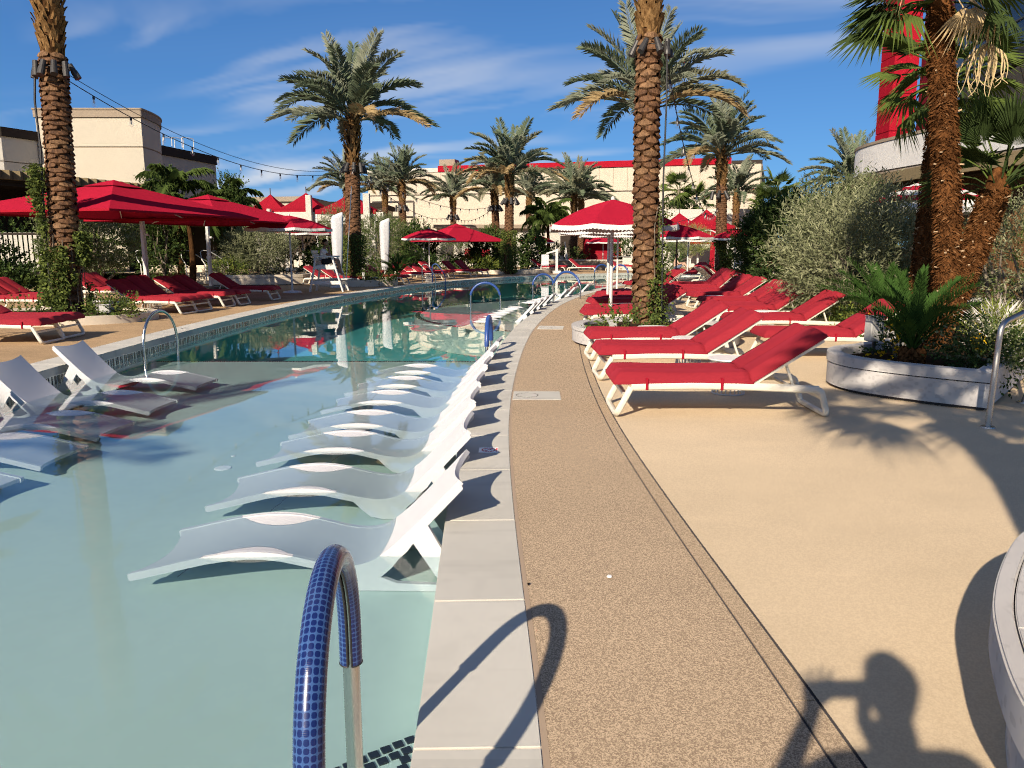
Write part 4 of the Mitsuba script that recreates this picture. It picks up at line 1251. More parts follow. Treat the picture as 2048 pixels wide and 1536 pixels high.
# ---------------------------------------------------------------- shrubs
def leaves(centres, dirs, l, w, rng):
    """diamond leaves at the points, pointing along dirs"""
    n = len(centres)
    d = dirs / (np.linalg.norm(dirs, axis=1, keepdims=True) + 1e-9)
    r = rng.normal(size=(n, 3))
    s = np.cross(d, r)
    s /= np.linalg.norm(s, axis=1, keepdims=True) + 1e-9
    l = (l * rng.uniform(0.7, 1.3, n))[:, None]
    w = (w * rng.uniform(0.7, 1.3, n))[:, None]
    v = np.stack([centres, centres + d * l * 0.5 + s * w, centres + d * l, centres + d * l * 0.5 - s * w], 1).reshape(-1, 3)
    return v, (np.arange(n) * 4)[:, None] + np.arange(4)


def shrub(name, x, y, z, R, n, l, w, bsdfs, seed, label, cat_='shrub', group=None, trunk=0.0, per=11, shoot=0.28, up=0.5, lump=0.35, stems=6):
    """R = (rx, ry, rz): shoots with leaves over a lumpy crown, denser outside, with gaps"""
    rng = np.random.default_rng(seed)
    t = thing(name, label, cat_, group)
    R = np.asarray(R, float)
    m = n // per
    d = rng.normal(size=(m * 3, 3))
    d /= np.linalg.norm(d, axis=1, keepdims=True)
    q = 1 + lump * 2 * (meshkit.fbm(d * 1.9 + seed * 3.7, 3, seed) - 0.5)
    keepm = meshkit.noise(d * 3.3 + seed, seed + 5) > 0.22
    d, q = d[keepm][:m], q[keepm][:m]
    rad = q * (1 - 0.42 * rng.random(len(d)) ** 1.6)
    c = np.array([x, y, z + trunk + R[2]]) + d * rad[:, None] * R
    c[:, 2] = np.maximum(c[:, 2], z + 0.06)
    g = d + np.array([0, 0, up]) + rng.normal(0, 0.35, d.shape)
    g /= np.linalg.norm(g, axis=1, keepdims=True)
    L = shoot * rng.uniform(0.5, 1.5, len(d))
    tt = np.tile(np.linspace(0, 1, per), len(d))
    cc, gg, LL = np.repeat(c, per, 0), np.repeat(g, per, 0), np.repeat(L, per)
    pos = cc + gg * (LL * tt)[:, None]
    side = rng.normal(size=pos.shape)
    side -= gg * (side * gg).sum(1, keepdims=True)
    side /= np.linalg.norm(side, axis=1, keepdims=True)
    dirs = gg * 0.75 + side * 0.75
    which = np.repeat(rng.integers(0, len(bsdfs), len(d)), per)
    for k, b in enumerate(bsdfs):
        s = which == k
        if s.any():
            part(t, 'foliage', leaves(pos[s], dirs[s], l, w, rng), b, kind='stuff')
    br = []
    for k in range(stems):
        e = c[int(rng.integers(len(c)))] * 0.75 + np.array([x, y, z + trunk + R[2]]) * 0.25
        b0 = np.array([x, y, z]) + np.array([rng.normal(0, 0.08), rng.normal(0, 0.08), 0])
        br.append(tube([b0, b0 * 0.55 + e * 0.45 + [rng.normal(0, .08), rng.normal(0, .08), .05], e], [0.045 * R[0] ** 0.5, 0.03 * R[0] ** 0.5, 0.01], 6))
    part(t, 'branches', cat(br), 'bark_grey')
    return t


for nm_, x_, y_, R_, sd_, lb_ in shrub_later:
    shrub(nm_, x_, y_, 0.1, R_, 9000, 0.09, 0.026, ['shrub_mid', 'shrub_dark', 'ivy_dark'], 70 + sd_, lb_, 'shrub', None, 0.2, stems=5)
OL = ['olive_leaf', 'olive_leaf', 'olive_leaf_pale']
DK = ['shrub_dark', 'shrub_dark', 'shrub_mid']
shrub('olive_shrub', 6.55, 14.6, 0.1, (1.36, 1.15, 1.05), 26000, 0.105, 0.0115, OL, 1, 'large silvery olive shrub behind the red loungers on the right', stems=14, trunk=0.15, shoot=0.5, per=13, lump=0.5, up=0.7)
shrub('olive_shrub', 6.9, 15.7, 0.1, (0.75, 0.8, 1.12), 9000, 0.09, 0.010, OL, 2, 'upright olive shoots in front of the striped umbrella', stems=8, trunk=0.2, up=1.2, shoot=0.4)
shrub('dark_shrub', 8.4, 23.5, 0.1, (1.5, 1.4, 1.45), 30000, 0.11, 0.022, DK, 3, 'dark dense bush left of the big olive shrub', stems=8)
shrub('olive_shrub', 8.6, 20.5, 0.1, (1.2, 1.2, 1.6), 20000, 0.10, 0.014, ['olive_leaf', 'shrub_mid', 'olive_leaf'], 4, 'tall olive between the dark bush and the big olive shrub', stems=8)
shrub('olive_shrub', 7.55, 11.6, 0.15, (0.95, 0.95, 0.85), 12000, 0.055, 0.0085, ['olive_leaf_pale', 'olive_leaf', 'shrub_mid'], 5, 'olive shrub behind the leaning palm at the right edge', stems=9, trunk=0.3)
shrub('olive_shrub', 9.0, 13.0, 0.15, (1.0, 1.0, 1.1), 8000, 0.06, 0.009, OL, 6, 'olive shrub farther back at the right edge', stems=8)
shrub('olive_shrub', -15.4, 28.5, 0.0, (1.6, 1.4, 1.2), 26000, 0.10, 0.017, ['olive_leaf', 'shrub_mid', 'olive_leaf'], 7, 'olive tree in the shade of the biggest red canopy', 'shrub', None, 0.7, stems=8)
shrub('olive_shrub', -11.1, 34.3, 0.35, (1.35, 1.2, 0.92), 26000, 0.085, 0.012, OL, 8, 'sunlit olive tree in the cream planter by the steps', stems=10, trunk=0.25)
shrub('lime_shrub', -12.2, 33.4, 0.35, (0.8, 0.5, 0.33), 3500, 0.06, 0.014, ['shrub_lime', 'shrub_mid'], 9, 'low yellow-green plant at the left of the cream planter')
shrub('olive_shrub', -9.9, 46.0, 0.0, (1.5, 1.2, 1.5), 10000, 0.10, 0.014, ['olive_leaf', 'shrub_mid', 'olive_leaf'], 10, 'olive tree behind the umbrella on the white pole', 'shrub', None, 0.9, stems=8)
shrub('olive_shrub', -7.4, 44.0, 0.0, (1.3, 1.2, 1.3), 8000, 0.10, 0.014, ['olive_leaf', 'shrub_mid'], 11, 'olive tree just left of the middle palm trunk', 'shrub', None, 0.8)
shrub('green_shrub', -7.9, 50.0, 0.0, (2.1, 1.6, 1.75), 13000, 0.11, 0.02, ['shrub_mid', 'olive_leaf', 'shrub_mid'], 12, 'big green bush behind the right closed umbrella')
shrub('dark_shrub', -5.9, 49.0, 0.0, (1.1, 1.1, 1.5), 8000, 0.12, 0.035, DK, 13, 'dark leafy bush left of the wide red canopy')
shrub('olive_shrub', -3.8, 52.0, 0.0, (1.15, 1.0, 0.9), 7000, 0.09, 0.014, ['olive_leaf', 'shrub_mid'], 14, 'olive bush under the wide red canopy', stems=8, trunk=0.3)
shrub('dark_shrub', -1.5, 50.5, 0.0, (1.1, 1.0, 1.35), 9000, 0.13, 0.04, ['shrub_dark', 'shrub_mid', 'shrub_mid'], 15, 'broad-leaved bush at the left of the tall centre palm')
shrub('dark_shrub', 1.4, 51.5, 0.0, (0.9, 0.9, 1.3), 7000, 0.13, 0.04, ['shrub_dark', 'shrub_mid'], 16, 'broad-leaved bush at the right of the tall centre palm')
shrub('dark_shrub', -8.6, 36.8, 0.0, (1.1, 0.8, 0.8), 6000, 0.09, 0.03, DK, 17, 'dark bush in the shade left of the white umbrella pole', trunk=0.1)
shrub('dark_shrub', 9.3, 60.0, 0.0, (1.5, 1.2, 1.3), 6000, 0.13, 0.035, DK, 18, 'dark bush right of the red cabana across the pool')
shrub('olive_shrub', 9.9, 50.0, 0.0, (1.1, 1.0, 1.0), 6000, 0.10, 0.015, ['olive_leaf', 'shrub_mid'], 19, 'olive bush between the poles right of the big trunk')
shrub('tall_grass', 12.0, 52.5, 0.9, (1.4, 0.5, 0.95), 5000, 0.30, 0.008, ['olive_leaf_pale', 'shrub_lime'], 20, 'wispy grass clump before the red tents on the right', 'grass', up=2.0)
shrub('dark_shrub', 15.3, 50.0, 0.0, (0.9, 0.9, 1.4), 5000, 0.12, 0.035, DK, 21, 'dark bush right of the ivy-wrapped far palm')
shrub('dark_shrub', 15.0, 37.0, 0.0, (2.2, 2.0, 2.0), 9000, 0.12, 0.03, DK, 22, 'large dark bush behind the right row of loungers')
shrub('green_shrub', 17.5, 40.0, 0.0, (2.0, 2.0, 2.2), 8000, 0.12, 0.022, ['shrub_mid', 'olive_leaf'], 23, 'green tree below the balcony palm')
for k, (x, y, rx, rz, lab) in enumerate([(-20.5, 31.5, 2.2, 1.3, 'dark hedge at the far left below the pergola'), (-17.6, 26.0, 1.3, 0.9, 'low dark hedge at the left before the white slat fence'), (-15.2, 22.8, 1.2, 0.5, 'low dark planting behind the left loungers'),
                                          (-10.8, 37.6, 2.4, 0.95, 'dark hedge behind the sunlit olive in the cream planter'), (-6.0, 46.5, 2.6, 0.6, 'low dark hedge behind the far loungers'), (-2.3, 48.6, 1.6, 0.55, 'low hedge at the near side of the far bed'), (3.2, 60.0, 2.6, 0.9, 'dark hedge under the far umbrella'), (-18.2, 24.0, 1.3, 1.6, 'tall dark foliage hanging at the left edge'), (-18.5, 35.0, 2.8, 1.35, 'tall dark hedge behind the shaded olive tree on the left')]):
    shrub('dark_hedge', x, y, 0, (rx, 0.9, rz), 5000, 0.10, 0.03, DK, 50 + k, lab, 'hedge')
shrub('lime_shrub', 6.3, 13.3, 0.0, (0.7, 0.55, 0.2), 4500, 0.07, 0.012, ['shrub_lime', 'shrub_mid'], 31, 'low yellow-green ground planting behind the nearest loungers of the olive row')
shrub('lime_shrub', 6.9, 17.0, 0.0, (0.6, 1.6, 0.22), 5000, 0.08, 0.013, ['shrub_lime', 'shrub_mid', 'shrub_mid'], 32, 'low green ground planting along the olive row')
shrub('lime_shrub', -2.2, 47.6, 0.0, (1.3, 0.5, 0.5), 3500, 0.09, 0.02, ['shrub_lime', 'shrub_mid'], 33, 'yellow-green edging plants beside the far pool end')


def ivy(px, py, z0, z1, R, n, seed, a0, a1, label, l=0.075, w=0.026):
    rng = np.random.default_rng(seed)
    t = thing('climbing_vine', label, 'vine', 'vines on the palm trunks')
    z = rng.uniform(z0, z1, n * 2)
    a = rng.uniform(a0, a1, n * 2)
    k = meshkit.fbm(np.stack([a * 1.4, z * 1.1, z * 0 + seed], 1), 3, seed) > 0.40
    z, a = z[k][:n], a[k][:n]
    d = R + np.abs(rng.normal(0, 0.10, len(z))) + 0.02
    o = np.stack([np.cos(a), np.sin(a), a * 0], 1)
    p = np.stack([px + d * o[:, 0], py + d * o[:, 1], z], 1)
    g = o * 0.5 + rng.normal(0, 0.6, o.shape) + [0, 0, -0.35]
    which = rng.random(len(z)) < 0.55
    part(t, 'foliage', leaves(p[which], g[which], l, w, rng), 'ivy_leaf', kind='stuff')
    part(t, 'foliage', leaves(p[~which], g[~which], l, w, rng), 'ivy_dark', kind='stuff')
    st = []
    for k in range(5):
        aa = rng.uniform(a0, a1)
        zz = np.linspace(z0 - 0.2, z0 + (z1 - z0) * rng.uniform(0.5, 0.95), 9)
        aa = aa + np.cumsum(rng.normal(0, 0.10, 9))
        st.append(tube(np.stack([px + (R + 0.03) * np.cos(aa), py + (R + 0.03) * np.sin(aa), zz], 1), 0.009, 4))
    part(t, 'stems', cat(st), 'bark_grey')


ivy(-9.92, 17.3, 0.3, 3.3, 0.33, 3600, 1, -3.9, -1.9, 'bright ivy climbing the left side of the tall left palm trunk')
ivy(-9.93, 17.3, 0.2, 1.9, 0.34, 2600, 2, -1.8, 0.5, 'ivy and dry vine round the lower right of the tall left palm trunk')
ivy(-6.58, 32.5, 0.3, 2.1, 0.32, 2600, 3, -3.0, 0.2, 'ivy sleeve round the foot of the middle palm trunk')
ivy(2.33, 13.7, 0.25, 1.0, 0.23, 800, 4, -1.5, 0.5, 'ivy tuft at the foot of the big right palm trunk', 0.055, 0.02)
ivy(2.33, 13.7, 1.0, 2.35, 0.22, 650, 5, -0.9, 0.4, 'thin vine climbing the right side of the big right palm trunk', 0.05, 0.018)
ivy(10.72, 40.0, 0.1, 2.2, 0.36, 3000, 6, -3.2, 0.2, 'dark ivy wrapped round the far palm trunk right of centre', 0.09, 0.03)
ivy(-0.17, 47.0, 0.1, 2.6, 0.32, 3000, 7, -3.2, 0.2, 'green ivy round the foot of the tall centre palm', 0.09, 0.03)
# ---------------------------------------------------------------- grab rails
def rail_U(t, A, B, apex, zA, zB, r, bsdf='steel', n=12):
    """an upturned U of pipe from A to B (plan points)"""
    A, B = np.asarray(A, float), np.asarray(B, float)
    R = np.linalg.norm(B - A) / 2
    c, u = (A + B) / 2, (B - A) / (2 * R)
    zc = apex - R
    a = np.linspace(PI, 0, 19)
    pts = [[*A, zA]] + [[*A, z] for z in np.linspace(zA, zc, 6)[1:-1]] + [[*(c + u * R * math.cos(k)), zc + R * math.sin(k)] for k in a] + [[*B, z] for z in np.linspace(zc, zB, 6)[1:-1]] + [[*B, zB]]
    pts = np.array(pts)
    part(t, 'pipe', tube(pts, r, n), bsdf, True)
    return pts


def sleeve(t, pts, z0, z1, R, side, uvs=True):
    """a padded sleeve over the pipe's arch, slit along its inner side"""
    p = resample(pts, 0.012)
    k0 = int(np.argmin(np.abs(p[: len(p) // 3, 2] - z0)))
    k1 = len(p) - 1 - int(np.argmin(np.abs(p[::-1][: len(p) // 3, 2] - z1)))
    p = p[k0:k1 + 1]
    tg = np.gradient(p, axis=0)
    tg /= np.linalg.norm(tg, axis=1, keepdims=True)
    N = np.array([pts[-1][1] - pts[0][1], pts[0][0] - pts[-1][0], 0.0])
    N /= np.linalg.norm(N)
    inn = np.cross(tg, N)
    cen = pts[:, :].mean(0)
    if ((cen - p[len(p) // 2]) * inn[len(p) // 2]).sum() < 0:
        inn = -inn
    m = 36
    gap = 0.20
    L = np.concatenate([[0], np.cumsum(np.linalg.norm(np.diff(p, axis=0), axis=1))])
    th = np.linspace(gap, 2 * PI - gap, m)
    v = p[:, None] + R * (np.cos(th)[None, :, None] * inn[:, None] + np.sin(th)[None, :, None] * N)
    uv = np.stack(np.broadcast_arrays(((th - gap) / (2 * PI - 2 * gap))[None, :], (L / 0.0150)[:, None]), -1)
    i, j = np.meshgrid(np.arange(len(p) - 1), np.arange(m - 1), indexing='ij')
    q = np.stack([i * m + j, i * m + j + 1, (i + 1) * m + j + 1, (i + 1) * m + j], -1).reshape(-1, 4)
    part(t, 'sleeve', (v.reshape(-1, 3), q), 'blue_sleeve', True, uv=uv.reshape(-1, 2))
    e = [tube(p + (R - 0.002) * (math.cos(a) * inn + math.sin(a) * N), 0.0035, 5) for a in (gap, -gap)]
    e += [tube(pp + (R - 0.001) * (np.cos(th)[:, None] * ii + np.sin(th)[:, None] * N), 0.0028, 5) for pp, ii in ((p[0], inn[0]), (p[-1], inn[-1]))]
    part(t, 'sleeve_edge', cat(e), 'black_rubber')


t = thing('grab_rail', 'steel grab rail in a blue dotted sleeve, large in the foreground at the pool edge', 'rail')
pts = rail_U(t, (-0.400, 1.36), (-0.455, 2.006), 0.80, -0.40, -0.40, 0.0235, 'steel', 24)
sleeve(t, pts, 0.45, 0.385, 0.0315, 0)
for A, B, apex, lab, blue in (((-0.375, 11.3), (-0.33, 12.1), 0.50, 'blue sleeved grab rail at the far end of the near lounger row', True), ((-1.2, 22.3), (-0.34, 22.3), 0.56, 'blue arched grab rail standing in the water before the far shelf', True),
                              ((0.75, 27.9), (1.50, 28.1), 0.62, 'blue arched grab rail among the far white loungers', True), ((1.30, 24.4), (2.10, 23.7), 0.82, 'blue arched grab rail on steel legs at the right coping', True),
                              ((4.3, 40.5), (5.1, 40.9), 0.7, 'small blue grab rail at the far bend of the pool', True), ((4.9, 38.0), (5.6, 37.4), 0.75, 'small blue grab rail in front of the far bend, beside the white poles', True),
                              ((-5.86, 12.15), (-5.78, 13.2), 0.52, 'bare chrome grab rail at the left edge of the sun shelf', False)):
    t = thing('grab_rail', lab, 'rail')
    pts = rail_U(t, A, B, apex, -0.40 if A[1] < 30 else -0.3, -0.3 if A[1] > 24.39 or A[1] < 24 else 0.0, 0.024, 'steel', 10)
    if blue:
        mid = pts[(pts[:, 2] > apex - 0.42)]
        part(t, 'sleeve', tube(mid, 0.036, 10), 'blue_plain', True)
t = thing('pool_ladder', 'steel pool ladder with two arched rails at the far left coping', 'ladder')
for k, (x, y) in enumerate(((-3.80, 34.9), (-3.42, 35.7))):
    P3 = bent([(x - 0.25, y + 0.05, 0.0), (x - 0.25, y + 0.05, 0.78), (x - 0.05, y, 0.86), (x + 0.35, y - 0.05, 0.35), (x + 0.35, y - 0.05, -0.4)], 0.2)
    part(t, 'rail', tube(P3, 0.025, 8), 'steel' if k == 0 else 'blue_plain', True)

# ---------------------------------------------------------------- planters, bench, kiosk
def planter(name, outline, h, wall, label, cap=0.0, soil=None, bsdf='planter_concrete', toe=True, joints=0, cat_='planter', lip=0.012):
    t = thing(name, label, cat_)
    o = Polygon(outline).buffer(0)
    inn = o.buffer(-wall)
    z = 0.0
    if toe:
        part(t, 'toe_recess', prism(o.buffer(-0.05).difference(inn), -0.02, 0.045), 'joint_dark')
        z = 0.035
    zc = h - cap if cap else h
    part(t, 'wall', prism(o.difference(inn), z, zc - (0.012 if cap else 0)), bsdf, 30)
    if cap:
        part(t, 'shadow_joint', prism(o.buffer(-0.014).difference(inn), zc - 0.014, zc + 0.002), 'joint_dark')
        cp = o.buffer(lip).difference(inn.buffer(-0.01))
        part(t, 'cap', cat(prism(cp, zc, h - 0.008), prism(o.buffer(lip - 0.008).difference(inn), h - 0.009, h)), bsdf, 30)
    if soil is not None:
        part(t, 'soil', prism(inn.buffer(0.01), -0.01, soil), 'soil')
    return t, inn


out_r = np.vstack([spline([(4.15, 9.32), (3.85, 9.12), (3.66, 8.84), (3.58, 8.5), (3.63, 8.14), (3.82, 7.82), (4.08, 7.53), (4.52, 7.15)], 40), [(6.0, 8.9), (9.6, 13.0), (12.5, 17.5), (9.0, 19.5), (6.1, 14.0), (5.55, 11.9), (5.0, 10.0)]])
pr, inn_r = planter('curved_planter', out_r, 0.385, 0.135, 'curved grey concrete planter with the sago palm, in dappled shade at the right', 0.105, 0.29)
ring = lambda x, y, rx, ry, n=48: [(x + rx * math.cos(a), y + ry * math.sin(a)) for a in np.arange(n) * 2 * PI / n]
planter('ring_planter', ring(-9.95, 16.75, 2.15, 1.55), 0.17, 0.20, 'low cream ring planter round the foot of the tall left palm', 0.0, 0.12, 'planter_warm', False)
planter('ring_planter', ring(2.36, 12.72, 1.36, 1.42), 0.29, 0.18, 'low pale ring planter round the big right palm, its end beside the path', 0.06, 0.22, 'planter_concrete', True)
planter('ring_planter', ring(-6.55, 32.6, 1.75, 1.1), 0.26, 0.2, 'low cream ring planter at the foot of the middle palm', 0.0, 0.20, 'planter_warm', False)
planter('ring_planter', ring(-0.2, 48.3, 2.6, 1.3), 0.25, 0.2, 'low ring planter round the tall centre palm at the pool end', 0.0, 0.2, 'planter_warm', False)
planter('long_planter', np.vstack([spline([(-12.9, 33.2), (-12.6, 32.6), (-11.2, 32.4), (-9.8, 32.75), (-9.0, 33.4)], 30), [(-8.6, 36.0), (-12.9, 36.0)]]), 0.44, 0.22, 'cream rounded planter with the sunlit olive, right of the steps', 0.12, 0.36, 'planter_warm', True)
planter('low_curb', [(-17.5, 37.2), (-13.6, 36.6), (-13.5, 37.0), (-17.4, 37.8)], 0.75, 0.1, 'low cream curb behind the terrace rail on the left', 0.0, None, 'planter_warm', False, cat_='curb')
bench = np.vstack([spline([(2.75, 3.18), (2.3, 3.06), (1.99, 2.85), (1.76, 2.6), (1.57, 2.35), (1.46, 2.18), (1.35, 1.97), (1.24, 1.71), (1.17, 1.35), (1.18, 0.95), (1.35, 0.5)], 60), [(2.2, -0.2), (4.2, 0.6), (4.3, 2.6)]])
t = thing('round_bench', 'round pale concrete bench end at the lower right corner', 'bench')
o = Polygon(bench).buffer(0)
part(t, 'base', prism(o.buffer(-0.075), 0.0, 0.30), 'planter_concrete', 30)
part(t, 'shadow_joint', prism(o.buffer(-0.10), 0.299, 0.33), 'joint_dark')
rim = o.difference(o.buffer(-0.055))
part(t, 'rim', cat(prism(rim, 0.325, 0.442), prism(o.buffer(-0.006).difference(o.buffer(-0.049)), 0.441, 0.45)), 'planter_concrete', 30)
topo = o.buffer(-0.059)
cut1 = LineString([(1.3, 2.13), (3.2, 1.5)]).buffer(0.003)
cut2 = LineString([(1.9, 3.2), (3.0, 1.5)]).buffer(0.003)
for g in topo.difference(unary_union([cut1, cut2])).geoms:
    part(t, 'seat_slab', cat(prism(g, 0.32, 0.444), prism(g.buffer(-0.003), 0.443, 0.4475)), 'planter_concrete', 30)
part(t, 'seat_bed', prism(o.buffer(-0.03), 0.331, 0.425), 'joint_dark')
# kiosk behind the bench, known by its shadow
t = thing('towel_kiosk', 'wooden board on posts behind the photographer', 'kiosk')
s2 = SUN[:2] / SUN[2]


def unshade(p, y):
    """the point over the ground line y whose shadow falls on p"""
    h = (y - p[1]) / s2[1]
    return np.array([p[0] + s2[0] * h, y, h])


kp = [unshade(p, y) for p, y in (((3.56, 5.71), 0.30), ((3.96, 6.0), 0.45), ((4.6, 5.9), 0.75))]
b0, b1 = kp[0].copy(), kp[2].copy()
b0[2], b1[2] = 0, 0
poly = [b0, b1, kp[2], kp[1], kp[0]]
hole = [unshade(p, y) for p, y in (((3.60, 5.63), 0.33), ((3.70, 5.50), 0.36), ((3.47, 5.36), 0.32))]
u = (b1 - b0) / np.linalg.norm(b1 - b0)
flat = lambda p: (float((p - b0) @ u), float(p[2]))
pg = Polygon([flat(p) for p in poly]).difference(Polygon([flat(p) for p in hole]))
kv, kf = VF(prism(pg, 0, 0.05))
nn = np.array([-u[1], u[0], 0])
part(t, 'board', (b0 + kv[:, :1] * u + kv[:, 1:2] * [0, 0, 1] - kv[:, 2:3] * nn, kf), 'wood_slat')
# yellow flower bed inside the curved planter
rng = np.random.default_rng(21)
bed = Polygon([(5.05, 8.35), (6.0, 9.15), (9.3, 12.9), (8.4, 13.6), (6.6, 11.0), (5.9, 9.9), (5.4, 9.0)]).intersection(inn_r.buffer(-0.03))
mn, mx = bed.bounds[:2], bed.bounds[2:]
P2 = rng.uniform(mn, mx, (26000, 2))
P2 = P2[shapely.contains_xy(bed, P2[:, 0], P2[:, 1])]
hh = 0.30 + 0.26 * meshkit.fbm(np.column_stack([P2 * 2.4, P2[:, 0] * 0]), 3, 3) * np.clip((P2[:, 0] - 4.6) / 1.0, 0.25, 1.3)
P3_ = np.column_stack([P2, hh * rng.uniform(0.75, 1.0, len(P2)) + 0.02])
t = thing('flower_bed', 'bed of yellow lantana flowers in the curved planter', 'flowers')
labels[t]['kind'] = 'stuff'
g = rng.normal(0, 0.7, (len(P2), 3)) + [0, 0, 0.8]
a = rng.random(len(P2)) < 0.7
part(t, 'foliage', leaves(P3_[a], g[a], 0.055, 0.018, rng), 'shrub_mid', kind='stuff')
part(t, 'foliage', leaves(P3_[~a], g[~a], 0.055, 0.018, rng), 'shrub_lime', kind='stuff')
sel = rng.choice(len(P2), 1100, False)
fl = np.repeat(np.column_stack([P2[sel], hh[sel] + 0.045]), 7, 0)
fl = fl + rng.normal(0, 0.012, fl.shape) * [1, 1, 0.4]
an = rng.uniform(0, 2 * PI, len(fl))
part(t, 'flowers', leaves(fl, np.stack([np.cos(an), np.sin(an), np.full(len(an), 0.35)], 1), 0.026, 0.010, rng), 'flower_yellow', kind='stuff')
shrub('dark_shrub', 4.95, 7.95, 0.27, (0.32, 0.28, 0.17), 3500, 0.045, 0.012, ['shrub_mid', 'shrub_dark', 'olive_leaf'], 61, 'low brownish plant in the shaded front corner of the curved planter', stems=3)
shrub('yellow_flowers', 4.45, 8.85, 0.27, (0.16, 0.25, 0.13), 700, 0.05, 0.014, ['shrub_mid', 'flower_yellow', 'shrub_dark'], 62, 'small clump of yellow flowers beside the grey light box', 'flowers', stems=3)
shrub('pale_grass', 5.75, 9.05, 0.3, (0.2, 0.2, 0.2), 700, 0.32, 0.008, ['flower_white', 'shrub_lime'], 63, 'tuft of pale striped grass among the yellow flowers', 'grass', up=2.2, per=4, shoot=0.05)
for x, y, z, rx, n, s, lab in ((-8.45, 16.3, 0.10, 0.45, 1500, 64, 'small green plants in the ring planter beside the wire table'), (-9.9, 15.6, 0.08, 0.8, 700, 65, 'low trailing plants at the front of the left ring planter'), (1.85, 12.4, 0.16, 0.55, 700, 66, 'small plants with orange blooms in the right ring planter'), (-5.6, 32.0, 0.2, 0.8, 2500, 67, 'leafy plants in the ring planter of the middle palm')):
    shrub('bedding_plants', x, y, z, (rx, 0.35, 0.13), n, 0.055, 0.02, ['shrub_mid', 'ivy_leaf', 'ivy_dark'], s, lab, 'plant', stems=2)
for (x, y, z), (a, b, c), lab in (((4.26, 9.02, 0.60), (0.165, 0.14, 0.29), 'large grey weathered light box on a stake by the sago palm'), ((-8.45, 16.0, 0.30), (0.20, 0.14, 0.16), 'small pale garden light box in the left ring planter'), ((1.62, 12.35, 0.34), (0.13, 0.1, 0.10), 'small grey light box at the front of the right ring planter'), ((-6.1, 31.9, 0.42), (0.12, 0.1, 0.3), 'pale light box by the ivy of the middle palm')):
    t = thing('garden_light', lab, 'light')
    part(t, 'housing', box([x, y, z], [a, b, c], 0.15, 0.01), 'lawn_box')
    part(t, 'stake', tube([(x + 0.03, y + b * 0.3, 0.1), (x + 0.03, y + b * 0.3, z)], 0.02, 8), 'black_metal')
    part(t, 'visor', box([x, y - 0.004, z + c / 2 + 0.006], [a * 1.06, b * 1.1, 0.012], 0.15), 'lawn_box')
t = thing('stainless_handrail', 'brushed steel handrail post and sloping rail at the right edge', 'rail')
part(t, 'rail', tube(bent([(4.13, 6.51, 0.0), (4.16, 6.53, 0.90), (5.6, 7.4, 1.28)], 0.10), 0.024, 14), 'steel_brushed', True)
part(t, 'post', tube([(5.15, 7.6, 0.0), (5.17, 7.2, 1.15)], 0.022, 12), 'steel_brushed', True)
part(t, 'flange', lathe([(0, 0.012), (0.055, 0.012), (0.06, 0.0)], 20, (4.13, 6.51, 0.0)), 'steel_brushed')
part(t, 'flange', lathe([(0, 0.012), (0.055, 0.012), (0.06, 0.0)], 20, (5.15, 7.6, 0.0)), 'steel_brushed')

# ---------------------------------------------------------------- left terrace: steps, rails, pedestal
t = thing('terrace_steps', 'three cream steps up to the left terrace behind the shaded loungers', 'steps')
for k in range(3):
    part(t, 'step', box([-13.65, 34.2 + 0.36 * k, 0.07 + 0.15 * k - 0.0], [1.9, 0.42, 0.15], -0.1, 0.012), 'planter_warm')
struct('left_terrace', sheet(Polygon([(-40, 35.2), (-12.75, 35.0), (-12.75, 37.0), (-9, 37.2), (-9, 46), (-40, 46)]), 0.44), 'deck_tan')
for dx, lab in ((-1.95, 'white pipe handrail left of the terrace steps, behind the mast'), (0.0, 'white pipe handrail at the left side of the terrace steps'), (1.0, 'white pipe handrail between the steps and the cream planter')):
    pp = np.array([(-14.03, 33.5, 0.05), (-14.03, 33.5, 0.83), (-14.28, 33.7, 1.1), (-14.34, 33.8, 1.40), (-14.26, 33.8, 1.45), (-14.06, 34.0, 1.44), (-13.5, 34.6, 0.93), (-13.43, 34.6, 0.30)]) + [dx, 0.0 if dx < 1 else -0.4, 0]
    single('pipe_handrail', tube(bent(pp, 0.08), 0.024, 8), 'white_metal', lab, 'handrail', 'white pipe handrails at the terrace steps', True)
t = thing('control_pedestal', 'beige pedestal cabinet beside the terrace steps', 'cabinet')
part(t, 'cabinet', box([-13.25, 35.3, 0.95], [0.5, 0.4, 1.0], 0, 0.02), 'stucco_cream')
part(t, 'frame', cat(*[bar(a, b, 0.02, 0.02) for a, b in (((-13.5, 35.3, 1.45), (-13.5, 35.3, 1.75)), ((-13.0, 35.3, 1.45), (-13.0, 35.3, 1.75)), ((-13.5, 35.3, 1.75), (-13.0, 35.3, 1.75)))]), 'bronze_dark')
t = thing('white_slat_fence', 'white upright slat fence in patchy sun at the left edge', 'fence')
for k in range(17):
    part(t, 'slat', box([-18.6 + 0.165 * k, 28.2 + 0.02 * k, 1.32], [0.115, 0.03, 1.55], 0.1), 'stucco_white')
part(t, 'rail', cat(box([-17.3, 28.36, 2.05], [2.9, 0.05, 0.07], 0.12), box([-17.3, 28.36, 0.62], [2.9, 0.05, 0.12], 0.12)), 'trim_dark')

